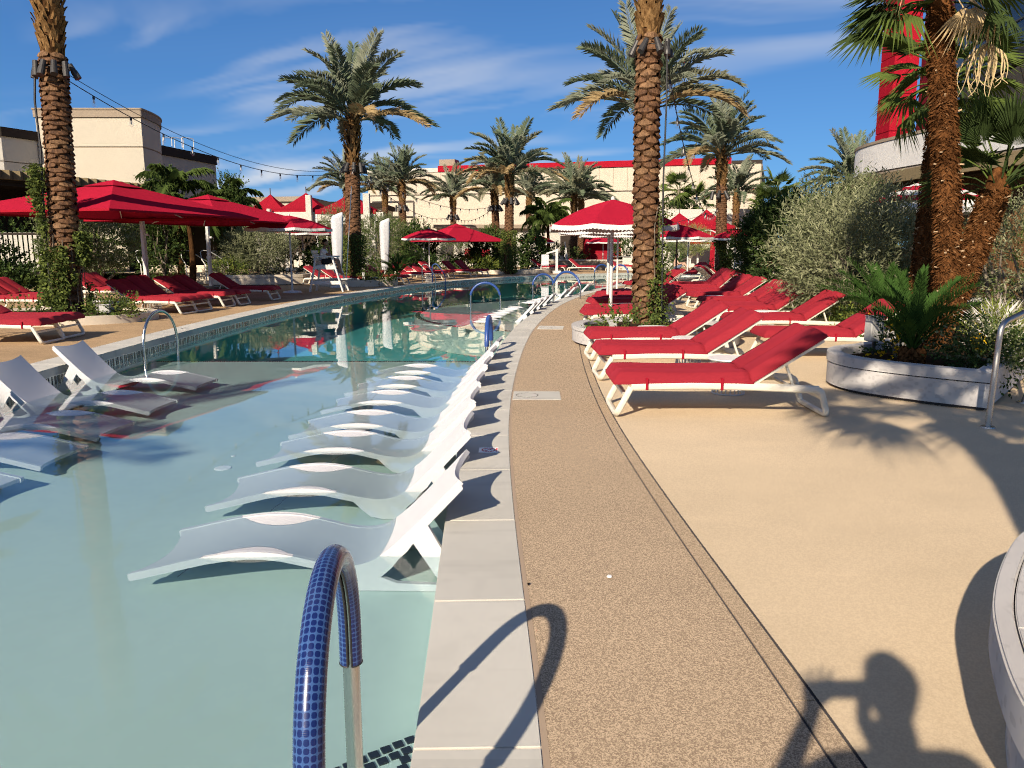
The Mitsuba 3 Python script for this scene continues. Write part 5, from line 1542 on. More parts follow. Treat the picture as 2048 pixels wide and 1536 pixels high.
# ---------------------------------------------------------------- lifeguard
def tower_chair(x, y):
    t = thing('lifeguard_chair', 'tall white lifeguard chair standing in umbrella shade at the left coping', 'chair')
    W = 0.42
    for s in (-1, 1):
        yy = s * W
        part(t, 'leg', bar((-0.32, yy, 1.22), (-0.56, yy * 1.1, 0.0), 0.05, 0.13), 'white_metal')
        part(t, 'leg', bar((0.26, yy, 1.22), (0.62, yy * 1.1, 0.0), 0.05, 0.13), 'white_metal')
        part(t, 'armrest', box([-0.02, yy, 1.25], [0.72, 0.12, 0.05], 0, 0.01), 'white_metal')
        part(t, 'side_rail', bar((-0.38, yy * 1.03, 0.86), (0.40, yy * 1.03, 0.86), 0.05, 0.12), 'white_metal')
        part(t, 'side_rail', bar((-0.52, yy * 1.08, 0.33), (0.55, yy * 1.08, 0.33), 0.05, 0.12), 'white_metal')
    for k in range(5):
        part(t, 'seat_slat', box([-0.25 + 0.13 * k, 0, 0.94], [0.11, 0.84, 0.04], 0, 0.008), 'white_metal')
    for k in range(4):
        part(t, 'back_slat', bar((-0.37 - 0.03 * k, -0.4, 1.02 + 0.13 * k), (-0.37 - 0.03 * k, 0.4, 1.02 + 0.13 * k), 0.03, 0.11), 'white_metal')
    part(t, 'footrest', box([0.62, 0, 0.45], [0.30, 0.8, 0.04], 0, 0.008), 'white_metal')
    for z, xx in ((0.30, 0.54), (0.62, 0.45)):
        part(t, 'rung', box([xx, 0, z], [0.05, 0.86, 0.08]), 'white_metal')
    for k in list(scene):
        if k.startswith(t + '__'):
            scene[k]['to_world'] = T4(mat((x, y, 0)))
    return t


tower_chair(-6.65, 28.1)


def head(c, yaw, r=0.1, pitch=0.0):
    """a head facing +x before yaw: skull, jaw, nose, ears, in metres"""
    m = hull([((-0.018, 0, 0.03), 0.088), ((0.02, 0, 0.035), 0.080), ((0.045, 0, -0.06), 0.045), ((0.0, 0, -0.04), 0.062)], 20)
    m = m + hull([((0.092, 0, 0.015), 0.012), ((0.112, 0, -0.022), 0.014)], 10) + hull([((0.085, 0, -0.056), 0.014), ((0.080, 0.02, -0.056), 0.010), ((0.080, -0.02, -0.056), 0.010)], 10)
    for s in (-1, 1):
        m = m + hull([((-0.005, s * 0.082, 0.02), 0.016), ((-0.008, s * 0.084, -0.02), 0.011)], 10)
        m = m + hull([((0.082, s * 0.032, 0.028), 0.014), ((0.086, s * 0.012, 0.036), 0.010)], 8)
    m = m.refine_to_length(0.02)
    v, f = VF(m)
    t = trimesh.Trimesh(v, f, process=True)
    trimesh.smoothing.filter_taubin(t, 0.5, -0.53, 4)
    return xf(t, mat(c, yaw, 1.0, pitch))


def hair(c, yaw, pitch=0.0):
    m = hull([((-0.03, 0, 0.045), 0.092), ((0.018, 0, 0.062), 0.078), ((-0.05, 0, -0.02), 0.066)], 16) - m3.Manifold.cube((0.2, 0.4, 0.4), True).translate((0.155, 0, -0.06)) - m3.Manifold.cube((0.3, 0.4, 0.2), True).translate((0.085, 0, -0.085))
    return xf(VF(m), mat(c, yaw, 1.0, pitch))


def hand(o, fwd, palm, size=1.0, curl=0.5, spread=0.12, thumb=1):
    """a hand from the wrist o along fwd; palm is the direction the palm faces; five separate fingers"""
    f = np.asarray(fwd, float) / np.linalg.norm(fwd)
    n = np.asarray(palm, float)
    n = n - f * (n @ f)
    n /= np.linalg.norm(n)
    s = np.cross(f, n) * thumb
    o = np.asarray(o, float)
    P = lambda a, b, c: o + (f * a + s * b + n * c) * size
    bones = [[(P(0, 0, 0), 0.024 * size), (P(0.045, 0.022, 0), 0.018 * size), (P(0.045, -0.022, 0), 0.018 * size)], [(P(0.045, 0.024, 0), 0.017 * size), (P(0.085, 0.030, 0), 0.012 * size), (P(0.085, -0.030, 0), 0.011 * size), (P(0.045, -0.024, 0), 0.017 * size)]]
    for k, (b, L) in enumerate(((0.030, 0.072), (0.010, 0.080), (-0.011, 0.074), (-0.031, 0.058))):
        p = P(0.085, b, 0)
        ang = spread * (1.5 - k)
        d = f * math.cos(ang) + s * math.sin(ang)
        r = 0.0095 * size
        a = 0.0
        for j, q in enumerate((0.42, 0.32, 0.26)):
            a += curl * (0.6 + 0.4 * j)
            e = p + (d * math.cos(a) + n * math.sin(a)) * L * q * size
            bones.append([(p, r), (e, r * 0.9)])
            p, r = e, r * 0.9
    p = P(0.02, 0.028, 0.006)
    d = f * 0.55 + s * 0.8 + n * 0.25
    for q in (0.038, 0.030, 0.024):
        e = p + d / np.linalg.norm(d) * q * size
        bones.append([(p, 0.011 * size), (e, 0.0098 * size)])
        p = e
        d = d * 0.8 + f * 0.35 + n * curl * 0.3
    return bones


gx, gy, gz = -6.72, 28.1, 0.96
pt = lambda x, y, z: (gx + x, gy + y, gz + z)
t = thing('person', 'lifeguard in a white shirt sitting sideways on the tall chair, hand raised to the face', 'person')
bd = [[(pt(-0.05, 0, 0.12), 0.145), (pt(-0.07, 0.08, 0.12), 0.11), (pt(-0.07, -0.08, 0.12), 0.11)], [(pt(-0.05, 0, 0.14), 0.14), (pt(-0.08, 0, 0.34), 0.13)], [(pt(-0.08, 0, 0.34), 0.13), (pt(-0.06, 0.13, 0.5), 0.075), (pt(-0.06, -0.13, 0.5), 0.075)], [(pt(-0.06, 0, 0.5), 0.075), (pt(-0.02, 0, 0.63), 0.055)]]
for s in (-1, 1):
    bd += [[(pt(-0.02, s * 0.09, 0.11), 0.095), (pt(0.42, s * 0.11, 0.14), 0.07)], [(pt(0.42, s * 0.11, 0.14), 0.068), (pt(0.50, s * 0.11, -0.28), 0.048)], [(pt(0.50, s * 0.11, -0.30), 0.045), (pt(0.62, s * 0.12, -0.345), 0.032)]]
el, hd = pt(0.20, -0.16, 0.30), pt(0.13, -0.03, 0.56)
bd += [[(pt(-0.06, -0.17, 0.49), 0.06), (el, 0.045)], [(el, 0.042), (hd, 0.030)], [(pt(-0.06, 0.17, 0.49), 0.06), (pt(0.06, 0.22, 0.26), 0.045)], [(pt(0.06, 0.22, 0.26), 0.042), (pt(0.28, 0.14, 0.22), 0.030)]]
bd += hand(hd, (0.0, 0.15, 1.0), (0, 1, 0), 0.95, 0.5) + hand(pt(0.28, 0.14, 0.22), (1, -0.2, -0.1), (0, 0, -1), 0.95, 0.35)
part(t, 'body', body(bd, 0.025, 6), 'skin', True)
part(t, 'shirt', body([[(pt(-0.06, 0, 0.16), 0.155), (pt(-0.08, 0, 0.34), 0.142)], [(pt(-0.08, 0, 0.34), 0.142), (pt(-0.06, 0.14, 0.5), 0.085), (pt(-0.06, -0.14, 0.5), 0.085)], [(pt(-0.06, -0.17, 0.49), 0.072), (pt(0.06, -0.165, 0.40), 0.062)], [(pt(-0.06, 0.17, 0.49), 0.072), (pt(0.0, 0.2, 0.38), 0.062)]], 0.03, 6), 'cloth_white', True)
part(t, 'shorts', body([[(pt(-0.05, 0.07, 0.12), 0.13), (pt(-0.05, -0.07, 0.12), 0.13)]] + [[(pt(-0.02, s * 0.09, 0.11), 0.112), (pt(0.30, s * 0.10, 0.135), 0.092)] for s in (-1, 1)], 0.03, 6), 'cloth_dark', True)
part(t, 'head', head(pt(0.02, 0, 0.76), -0.1), 'skin', True)
part(t, 'hair', hair(pt(0.02, 0, 0.77), -0.1), 'hair_dark', 40)
single('rescue_pole', tube([(-6.15, 28.6, 0.0), (-5.86, 28.9, 3.78)], 0.017, 8), 'white_metal', 'thin white rescue pole leaning upright beside the middle palm', 'pole', smooth=True)
# a guest far off under the right umbrellas
gx, gy, gz = 9.25, 43.5, 0.38
t = thing('person', 'bather sitting far off on a lounger right of the big palm trunk', 'person')
bd = [[(pt(-0.05, 0, 0.12), 0.14), (pt(-0.1, 0, 0.34), 0.125)], [(pt(-0.1, 0, 0.34), 0.125), (pt(-0.1, 0.13, 0.5), 0.07), (pt(-0.1, -0.13, 0.5), 0.07)], [(pt(-0.1, 0, 0.5), 0.07), (pt(-0.08, 0, 0.62), 0.05)]]
for s in (-1, 1):
    bd += [[(pt(0.0, s * 0.09, 0.1), 0.09), (pt(0.36, s * 0.1, 0.34), 0.065)], [(pt(0.36, s * 0.1, 0.34), 0.064), (pt(0.62, s * 0.1, 0.0), 0.045)], [(pt(0.62, s * 0.1, 0.0), 0.04), (pt(0.76, s * 0.1, 0.01), 0.03)],
           [(pt(-0.1, s * 0.17, 0.49), 0.055), (pt(0.06, s * 0.22, 0.3), 0.042)], [(pt(0.06, s * 0.22, 0.3), 0.04), (pt(0.28, s * 0.14, 0.36), 0.03)]]
    bd += hand(pt(0.28, s * 0.14, 0.36), (1, -0.3 * s, 0.1), (0, 0, -1), 0.95, 0.35)
part(t, 'body', body(bd, 0.03, 6), 'skin_pale', True)
part(t, 'head', head(pt(-0.06, 0, 0.74), 0.2), 'skin_pale', True)
part(t, 'hair', hair(pt(-0.06, 0, 0.75), 0.2), 'hair_dark', 40)
part(t, 'swim_shorts', body([[(pt(-0.05, 0.06, 0.12), 0.14), (pt(-0.05, -0.06, 0.12), 0.14)]] + [[(pt(0.0, s * 0.09, 0.1), 0.105), (pt(0.2, s * 0.1, 0.24), 0.09)] for s in (-1, 1)], 0.03, 6), 'cloth_blue', True)

# ---------------------------------------------------------------- the photographer, who throws the shadow at the lower right
t = thing('person', 'photographer holding a phone up in both hands, seen only by the shadow', 'person')
wl, wr = (-0.112, -0.04, 1.455), (0.055, -0.05, 1.43)
elL, elR = (-0.265, -0.17, 1.20), (0.19, -0.22, 1.18)
shL, shR = (-0.20, -0.42, 1.47), (0.19, -0.42, 1.47)
bd = [[((-0.01, -0.42, 0.98), 0.15), ((-0.01, -0.42, 1.2), 0.14)], [((-0.01, -0.42, 1.2), 0.145), (shL, 0.072), (shR, 0.072)], [((-0.005, -0.41, 1.47), 0.075), ((0.0, -0.39, 1.62), 0.066)],
      [(shL, 0.062), (elL, 0.046)], [(elL, 0.044), (wl, 0.030)], [(shR, 0.062), (elR, 0.046)], [(elR, 0.044), (wr, 0.030)]]
for s in (-1, 1):
    bd += [[((s * 0.09 - 0.01, -0.42, 0.95), 0.095), ((s * 0.10, -0.41, 0.5), 0.062)], [((s * 0.10, -0.41, 0.5), 0.06), ((s * 0.11, -0.44, 0.09), 0.042)], [((s * 0.11, -0.45, 0.05), 0.045), ((s * 0.12, -0.26, 0.035), 0.034)]]
bd += hand(wl, (-0.05, 0.0, 1.0), (0.15, 1, 0), 1.0, 0.08, 0.27, -1)
bd += hand(wr, (-0.05, -0.05, 1.0), (-1, 0, 0), 0.95, 0.55, 0.06)
part(t, 'body', body(bd, 0.018, 5), 'skin_pale', True)
part(t, 'shirt', body([[((-0.01, -0.42, 0.92), 0.165), ((-0.01, -0.42, 1.2), 0.155)], [((-0.01, -0.42, 1.2), 0.157), (shL, 0.085), (shR, 0.085)], [(shL, 0.08), ((-0.235, -0.29, 1.33), 0.066)], [(shR, 0.08), ((0.19, -0.32, 1.32), 0.066)]], 0.03, 6), 'cloth_blue', True)
part(t, 'trousers', body([[((-0.09, -0.42, 0.95), 0.125), ((0.08, -0.42, 0.95), 0.125)]] + [[((s * 0.09 - 0.01, -0.42, 0.93), 0.115), ((s * 0.10, -0.41, 0.42), 0.085)] for s in (-1, 1)], 0.03, 6), 'cloth_dark', True)
part(t, 'head', head((-0.005, -0.36, 1.715), PI / 2), 'skin_pale', True)
part(t, 'hair', hair((-0.005, -0.36, 1.725), PI / 2), 'hair_dark', 40)
t = thing('phone', 'phone held by the photographer behind the lens', 'phone')
part(t, 'case', box([-0.004, -0.012, 1.515], [0.160, 0.008, 0.074], 0, 0.003), 'black_metal')
# ---------------------------------------------------------------- left buildings
t = thing('tower_building', 'cream stucco block with a taupe cornice and a curved shaded side on the left', 'building')
arc = spline([(-21.26, 46.0), (-21.35, 47.6), (-21.8, 49.6), (-22.7, 51.3), (-24.2, 52.8)], 24)
plan = Polygon(np.vstack([[(-27.3, 46.0)], arc, [(-27.3, 53.0)]]))
gap = 0.05
part(t, 'wall', prism(plan.buffer(-0.05), 0, 9.0), 'trim_taupe')
for z0, z1 in ((0.0, 3.6), (3.68, 7.24), (7.33, 8.93)):
    part(t, 'wall_panel', prism(plan, z0, z1), 'stucco_cream')
part(t, 'cornice', cat(prism(plan.buffer(0.10), 8.93, 9.33), prism(plan.buffer(0.15), 9.33, 9.42)), 'trim_taupe')
t = thing('wing_building', 'low wing left of the cream block with a dark cornice, shadowed by palms', 'building')
wl_ = Polygon([(-36, 40.2), (-28.1, 44.0), (-27.33, 45.9), (-27.33, 52), (-36, 52)])
part(t, 'wall', prism(wl_.buffer(-0.05), 0, 7.6), 'trim_taupe')
for z0, z1 in ((0, 6.26), (6.32, 7.62)):
    part(t, 'wall_panel', prism(wl_, z0, z1), 'stucco_white')
part(t, 'cornice', prism(wl_.buffer(0.12), 7.62, 8.12), 'trim_dark')
t = thing('rear_building', 'shaded cream wing right of the block with a dark parapet and a white roof ladder', 'building')
wr_ = Polygon([(-24.0, 51.5), (-22.35, 60.0), (-30, 62), (-30, 53)])
part(t, 'wall', prism(wr_, 0, 7.75), 'stucco_cream')
part(t, 'parapet', prism(wr_.buffer(0.12), 7.75, 8.35), 'trim_dark')
lad = []
for x in (-22.9, -22.3, -21.6):
    lad += [tube(bent([(x - 0.9, 54.5, 8.3), (x - 0.9, 54.5, 9.0), (x - 0.4, 55.2, 9.0), (x - 0.4, 55.2, 8.3)], 0.1), 0.03, 6)]
part(t, 'roof_ladder', cat(lad), 'white_metal')
t = thing('low_building', 'low cream building with a dark eave behind the left red tents', 'building')
lb = Polygon([(-28.0, 76.0), (-19.5, 74.2), (-19.3, 84), (-28, 84)])
lb2 = Polygon([(-19.5, 74.6), (-13.0, 78.0), (-13.0, 86), (-19.3, 84)])
part(t, 'wall', prism(lb, 0, 5.9), 'stucco_cream')
part(t, 'wall', prism(lb2, 0, 5.5), 'stucco_cream')
part(t, 'eave', prism(lb.buffer(0.3), 5.9, 6.35), 'trim_taupe')
part(t, 'eave', prism(lb2.buffer(0.25), 5.5, 5.95), 'trim_dark')
t = thing('pergola', 'brown pergola roof with a row of cut slat ends at the left', 'pergola')
A0, B0 = np.array([-23.0, 25.5]), np.array([-17.6, 40.4])
ud = (B0 - A0) / np.linalg.norm(B0 - A0)
nd = np.array([-ud[1], ud[0]])
ns = 34
sd_ = np.array([-0.30, 0.954])
for k in range(ns):
    p = A0 + (B0 - A0) * (k + 0.5) / ns
    part(t, 'slat', bar([*(p - sd_ * 0.3), 4.47], [*(p + sd_ * 5.2), 4.47], 0.33, 0.36), 'bronze_fascia')
part(t, 'beam', bar([*(A0 + nd * 0.25), 4.2], [*(B0 + nd * 0.25), 4.2], 0.16, 0.28), 'trim_dark')
part(t, 'beam', bar([*(A0 + nd * 4.6), 4.2], [*(B0 + nd * 4.6), 4.2], 0.16, 0.28), 'trim_dark')
part(t, 'ceiling', prism(Polygon([A0, B0, B0 + nd * 4.9, A0 + nd * 4.9]), 4.22, 4.28), 'trim_dark')
for s in (0.02, 0.35, 0.68, 0.985):
    p = A0 + (B0 - A0) * s + nd * 0.25
    part(t, 'post', box([*p, 2.05], [0.2, 0.2, 4.1], math.atan2(ud[1], ud[0])), 'trim_dark')
part(t, 'back_wall', prism(Polygon([A0 + nd * 4.8, B0 + nd * 4.8, B0 + nd * 5.0, A0 + nd * 5.0]), 0, 4.2), 'trim_dark')
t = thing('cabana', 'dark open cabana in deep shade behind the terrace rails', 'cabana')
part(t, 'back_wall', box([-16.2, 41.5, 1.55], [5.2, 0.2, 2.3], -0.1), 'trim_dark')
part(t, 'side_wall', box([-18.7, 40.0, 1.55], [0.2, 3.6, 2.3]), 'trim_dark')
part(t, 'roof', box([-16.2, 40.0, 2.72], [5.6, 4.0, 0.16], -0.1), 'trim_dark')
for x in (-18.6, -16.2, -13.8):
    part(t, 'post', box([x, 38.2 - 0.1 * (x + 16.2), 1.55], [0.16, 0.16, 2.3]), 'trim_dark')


def tent(cx, cy, hw, eave, top, label, group, wall=None):
    t = thing('red_tent', label, 'tent', group)
    n = 8
    for k in range(4):
        a, b = [(-1, -1), (1, -1), (1, 1), (-1, 1)][k], [(-1, -1), (1, -1), (1, 1), (-1, 1)][(k + 1) % 4]
        v, f = [], []
        for i in range(n + 1):
            s = i / n
            for c in range(3):
                e = np.array(a) * (1 - c / 2) + np.array(b) * c / 2
                z = eave + (top - eave) * ((1 - s) ** 1.35)
                v.append([cx + e[0] * hw * s, cy + e[1] * hw * s, z])
        for i in range(n):
            for c in range(2):
                q = i * 3 + c
                f.append([q, q + 3, q + 4, q + 1])
        part(t, 'roof_panel', (np.array(v), np.array(f)), 'red_canvas', 60)
        e1, e2 = np.array([cx + a[0] * hw, cy + a[1] * hw, eave]), np.array([cx + b[0] * hw, cy + b[1] * hw, eave])
        part(t, 'valance', (np.array([e1, e2, e2 - [0, 0, 0.25], e1 - [0, 0, 0.25]]), np.array([[0, 1, 2, 3]])), 'red_canvas')
        part(t, 'post', box([cx + a[0] * (hw - 0.08), cy + a[1] * (hw - 0.08), eave / 2], [0.12, 0.12, eave]), 'white_metal')
    part(t, 'finial', tube([(cx, cy, top - 0.05), (cx, cy, top + 0.38)], 0.03, 6), 'bronze_dark')
    return t


tent(-15.9, 52.0, 1.35, 3.95, 5.06, 'left one of the three peaked red tents on the left', 'red peaked tents')
tent(-13.55, 52.0, 1.75, 3.95, 5.15, 'middle one of the three peaked red tents on the left', 'red peaked tents')
tent(-10.6, 52.0, 1.95, 3.95, 5.15, 'right one of the three peaked red tents, behind the middle palm', 'red peaked tents')
t = thing('cabana_terrace', 'white parapet band and pillars carrying the three left red tents', 'terrace')
part(t, 'parapet', box([-12.9, 50.2, 3.55], [9.4, 0.2, 0.55]), 'stucco_white')
part(t, 'floor_slab', box([-12.9, 52.2, 3.2], [9.2, 3.8, 0.2]), 'stucco_white')
part(t, 'wall', box([-12.9, 53.9, 1.55], [9.2, 0.2, 3.1]), 'stucco_white')
for x, w, z0, z1 in ((-12.85, 0.34, 3.2, 4.85), (-9.2, 0.40, 2.8, 4.95), (-9.1, 0.85, 0.0, 2.85), (-15.4, 0.2, 3.3, 4.0)):
    part(t, 'pillar', box([x, 49.9, (z0 + z1) / 2], [w, 0.4, z1 - z0], 0, 0.01), 'stucco_white')
tent(13.2, 62.0, 1.35, 3.35, 4.3, 'left one of the two red tents right of the big trunk', 'red peaked tents')
t2 = tent(14.95, 60.5, 1.75, 3.2, 4.5, 'right one of the two red tents, with long red curtains', 'red peaked tents')
part(t2, 'curtain', box([15.7, 58.9, 1.6], [1.5, 0.1, 3.2]), 'red_canvas')
part(t2, 'curtain', box([14.1, 59.0, 2.5], [1.6, 0.08, 1.3]), 'red_canvas')
part(t2, 'curtain_trim', tube(bent([(14.0, 58.85, 2.6), (14.6, 58.85, 2.95), (15.2, 58.85, 2.8), (15.9, 58.85, 2.2), (16.3, 58.85, 1.2)], 0.3), 0.05, 6), 'white_fringe')

# ---------------------------------------------------------------- the long building across the pool
t = thing('long_building', 'long cream building with a red roof band and panel joints across the pool', 'building')
F0, F1 = np.array([-16.5, 90.6]), np.array([24.9, 79.4])
fd = (F1 - F0) / np.linalg.norm(F1 - F0)
fnn = np.array([-fd[1], fd[0]])
body_ = Polygon([F0, F1, F1 + fnn * 25 + fd * 1.5, F0 + fnn * 25])
part(t, 'wall', prism(body_, 0, 7.45), 'panel_cream')
part(t, 'base_band', prism(body_.buffer(0.03), 0.0, 3.5), 'panel_cream')
part(t, 'joint_shadow', prism(body_.buffer(-0.05), 7.45, 9.95), 'trim_taupe')
part(t, 'ledge', prism(body_.buffer(0.05), 7.42, 7.50), 'trim_dark')
nP = 29
for k in range(nP):
    a = F0 + (F1 - F0) * (k + 0.012) / nP
    b = F0 + (F1 - F0) * (k + 1 - 0.012) / nP
    part(t, 'wall_panel', prism(Polygon([a, b, b + fnn * 0.06, a + fnn * 0.06]), 7.52, 9.90), 'panel_cream')
part(t, 'end_wall', prism(Polygon([F1 + fd * 0.02, F1 + fd * 0.1, F1 + fd * 1.6 + fnn * 25, F1 + fd * 1.5 + fnn * 25]), 0, 9.9), 'trim_taupe')
roofp = Polygon([F0 + fd * 8.6 - fnn * 0.15, F1 - fd * 2.9 - fnn * 0.15, F1 - fd * 2.9 + fnn * 24, F0 + fd * 8.6 + fnn * 24])
part(t, 'roof_band', prism(roofp, 9.92, 10.55), 'red_paint')
part(t, 'roof_edge', prism(Polygon([F0 - fnn * 0.1, F0 + fd * 8.58 - fnn * 0.1, F0 + fd * 8.58 + fnn * 20, F0 + fnn * 20]), 9.92, 10.35), 'stucco_white')
part(t, 'roof_edge', prism(Polygon([F1 - fd * 2.88 - fnn * 0.1, F1 + fd * 0.1 - fnn * 0.1, F1 + fd * 0.1 + fnn * 20, F1 - fd * 2.88 + fnn * 20]), 9.92, 10.25), 'trim_dark')
part(t, 'roof_unit', box([-7.3, 92.5, 11.1], [1.9, 1.6, 1.1], -0.26), 'trim_taupe')
fr = []
c0 = F0 + fd * 0.6 - fnn * 0.12
for z0, z1, x0, x1 in ((4.4, 6.8, 0.0, 5.0),):
    for z in (z0, 5.1, z1):
        fr.append(bar([*(c0 + fd * x0), z], [*(c0 + fd * x1), z], 0.12, 0.13))
    for x in (0.0, 1.55, 3.2, 5.0):
        fr.append(bar([*(c0 + fd * x), z0], [*(c0 + fd * x), z1], 0.13, 0.12))
part(t, 'window_frame', cat(fr), 'bronze_dark')
t = thing('low_wall_building', 'low white building with a dark eave line below the long cream wall', 'building')
part(t, 'wall', box([0.8, 67.5, 1.6], [14.4, 2.0, 3.2]), 'stucco_white')
part(t, 'eave', box([0.8, 67.3, 3.36], [14.8, 2.8, 0.30]), 'trim_taupe')
part(t, 'downpipe', box([-0.0, 66.3, 2.0], [0.35, 0.2, 3.4]), 'stucco_white')
part(t, 'opening', box([5.4, 66.46, 1.3], [2.6, 0.1, 2.6]), 'trim_dark')
t = thing('white_wall', 'tall white wall behind the two right red tents', 'wall')
part(t, 'wall', prism(Polygon([(9.5, 66.4), (20.5, 64.2), (20.5, 64.6), (9.5, 66.8)]), 0, 4.75), 'stucco_white')
t = thing('stone_panel', 'pale mottled stone wall panel in shade right of the ivy-wrapped palm', 'wall')
part(t, 'panel', box([15.8, 54.0, 1.15], [3.4, 0.3, 2.3], -0.1), 'coping_concrete')
part(t, 'top_beam', box([15.8, 54.0, 2.4], [3.6, 0.5, 0.22], -0.1), 'trim_dark')
t = thing('red_cabana', 'far red curtained cabana with a dark interior across the pool', 'cabana')
part(t, 'back_wall', box([7.2, 63.5, 1.2], [2.8, 0.1, 2.3]), 'red_canvas')
part(t, 'curtain', box([5.95, 62.2, 1.25], [0.28, 0.5, 2.3]), 'red_canvas')
part(t, 'curtain', box([8.5, 62.2, 1.25], [0.28, 0.5, 2.3]), 'red_canvas')
part(t, 'roof', box([7.2, 62.8, 2.42], [3.2, 2.0, 0.14]), 'white_fringe')
part(t, 'sofa', cat(box([7.2, 62.6, 0.55], [1.8, 0.7, 0.3], 0, 0.05), box([7.2, 62.95, 0.85], [1.8, 0.2, 0.6], 0, 0.05)), 'red_cushion')
for x, y, lab in ((-3.15, 57.5, 'red seat half seen under the wide red canopy, left one'), (-2.0, 57.5, 'red armchair half seen under the wide red canopy, right one')):
    t = thing('red_armchair', lab, 'chair')
    part(t, 'seat', box([x, y, 0.95], [0.75, 0.7, 0.3], 0, 0.05), 'red_cushion')
    part(t, 'backrest', box([x, y + 0.3, 1.25], [0.75, 0.16, 0.55], 0, 0.05), 'red_cushion')
    part(t, 'frame', cat(*[bar((x + sx * 0.36, y + sy * 0.32, 0.0), (x + sx * 0.36, y + sy * 0.32, 1.1), 0.05, 0.05) for sx in (-1, 1) for sy in (-1, 1)]), 'white_metal')
t = thing('terrace_wall', 'dark-faced low terrace wall with pale coping at the far end of the pool', 'wall')
part(t, 'wall', box([5.6, 56.5, 0.33], [7.0, 0.3, 0.66], -0.15), 'trim_taupe')
part(t, 'cap', box([5.6, 56.5, 0.70], [7.1, 0.42, 0.08], -0.15), 'stucco_white')
part(t, 'white_end', box([9.6, 54.8, 0.45], [3.6, 0.3, 0.9], -0.2), 'stucco_white')
t = thing('terrace_stair', 'white railed stair at the far end behind the pool lift', 'stair')
for k in range(6):
    part(t, 'step', box([3.0, 57.8 + 0.33 * k, 0.1 + 0.16 * k], [1.8, 0.36, 0.16]), 'stucco_white')
for x in (1.95, 4.05):
    part(t, 'railing', cat(bar((x, 57.4, 0.95), (x, 59.9, 2.0), 0.07, 0.09), bar((x, 57.4, 0.5), (x, 59.9, 1.55), 0.05, 0.06), *[bar((x, 57.4 + 0.8 * k, 0.0 + 0.3 * k), (x, 57.4 + 0.8 * k, 1.0 + 0.33 * k), 0.07, 0.07) for k in range(4)]), 'white_metal')
for k, (x, y, w) in enumerate(((-0.6, 52.6, 3.0), (8.3, 55.4, 2.4))):
    pp = []
    for q in np.linspace(-w / 2, w / 2, 4):
        pp.append(tube([(x + q, y, 0), (x + q, y, 0.95)], 0.025, 6))
    pp.append(tube([(x - w / 2, y, 0.95), (x + w / 2, y, 0.95)], 0.025, 6))
    single('pipe_railing', cat(pp), 'steel_brushed', ('thin pipe railing left of the far pool lift' if k == 0 else 'thin pipe railing right of the red cabana'), 'railing', smooth=True)
for k, (x, y, lab) in enumerate(((2.05, 48.6, 'white pool lift with a seat at the far end of the pool'), (13.5, 46.0, 'white pool lift seat at the far right beside the umbrella pole'))):
    t = thing('pool_lift', lab, 'lift')
    part(t, 'seat', cat(box([x, y, 0.52], [0.5, 0.45, 0.06], 0, 0.01), box([x + 0.03, y + 0.2, 0.85], [0.48, 0.07, 0.62], 0, 0.02)), 'white_cover')
    part(t, 'mast', box([x + 0.75, y + 0.1, 0.75], [0.16, 0.16, 1.5], 0, 0.015), 'white_metal')
    part(t, 'arm', bar((x + 0.75, y + 0.1, 1.42), (x + 0.1, y + 0.2, 1.22), 0.07, 0.09), 'white_metal')
    for sx in (-0.2, 0.2):
        part(t, 'leg', bar((x + sx, y, 0.5), (x + sx - 0.15, y - 0.15, 0.1), 0.03, 0.03), 'white_metal')
    part(t, 'base', box([x + 0.75, y + 0.1, 0.08], [0.5, 0.5, 0.16]), 'white_metal')

# ---------------------------------------------------------------- the casino building on the right
bal = np.vstack([[(17.6, 8.0), (16.6, 15.0), (15.95, 20.0), (15.35, 24.5)], spline([(14.75, 29.0), (14.5, 31.5), (14.6, 33.6), (15.4, 35.6), (17.0, 37.2), (19.5, 38.0)], 30), [(26.0, 38.6)]])
t = thing('balcony_building', 'white curved balcony storey of the dark building at the right', 'building')
bw = resample(bal, 0.4)
inner = offset(bw, -0.25)
cuts = np.linspace(0, len(bw) - 1, 15).astype(int)
for a, b in zip(cuts[:-1], cuts[1:]):
    s, si = bw[a:b + 1].copy(), inner[a:b + 1].copy()
    d = (s[-1] - s[-2]) / np.linalg.norm(s[-1] - s[-2])
    s[-1] -= d * 0.02
    si[-1] -= d * 0.02
    part(t, 'fascia_panel', prism(Polygon(np.vstack([s, si[::-1]])).buffer(0), 4.55, 5.62), 'fascia_white', 30)
part(t, 'cap', prism(Polygon(np.vstack([offset(bw, 0.04), offset(bw, -0.35)[::-1]])).buffer(0), 5.63, 5.74), 'trim_taupe')
slab = Polygon(np.vstack([offset(bw, -0.05), [(30, 38), (30, 8)]])).buffer(0)
part(t, 'floor_slab', prism(slab, 4.42, 4.54), 'trim_taupe')
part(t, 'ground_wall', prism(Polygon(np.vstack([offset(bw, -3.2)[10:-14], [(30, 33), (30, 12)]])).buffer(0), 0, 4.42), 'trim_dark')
cedge = np.array([(11.6, 18.0), (11.15, 21.0), (11.05, 24.5), (11.3, 27.9), (12.2, 28.6), (16.0, 28.4)])
cpoly = Polygon(np.vstack([cedge, [(17.0, 26), (17.6, 17.0)]])).buffer(0)
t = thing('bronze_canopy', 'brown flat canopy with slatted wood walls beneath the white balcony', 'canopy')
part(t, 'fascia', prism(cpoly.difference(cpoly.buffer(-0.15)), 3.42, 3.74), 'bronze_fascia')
part(t, 'soffit', prism(cpoly.buffer(-0.12), 3.50, 3.6), 'trim_dark')
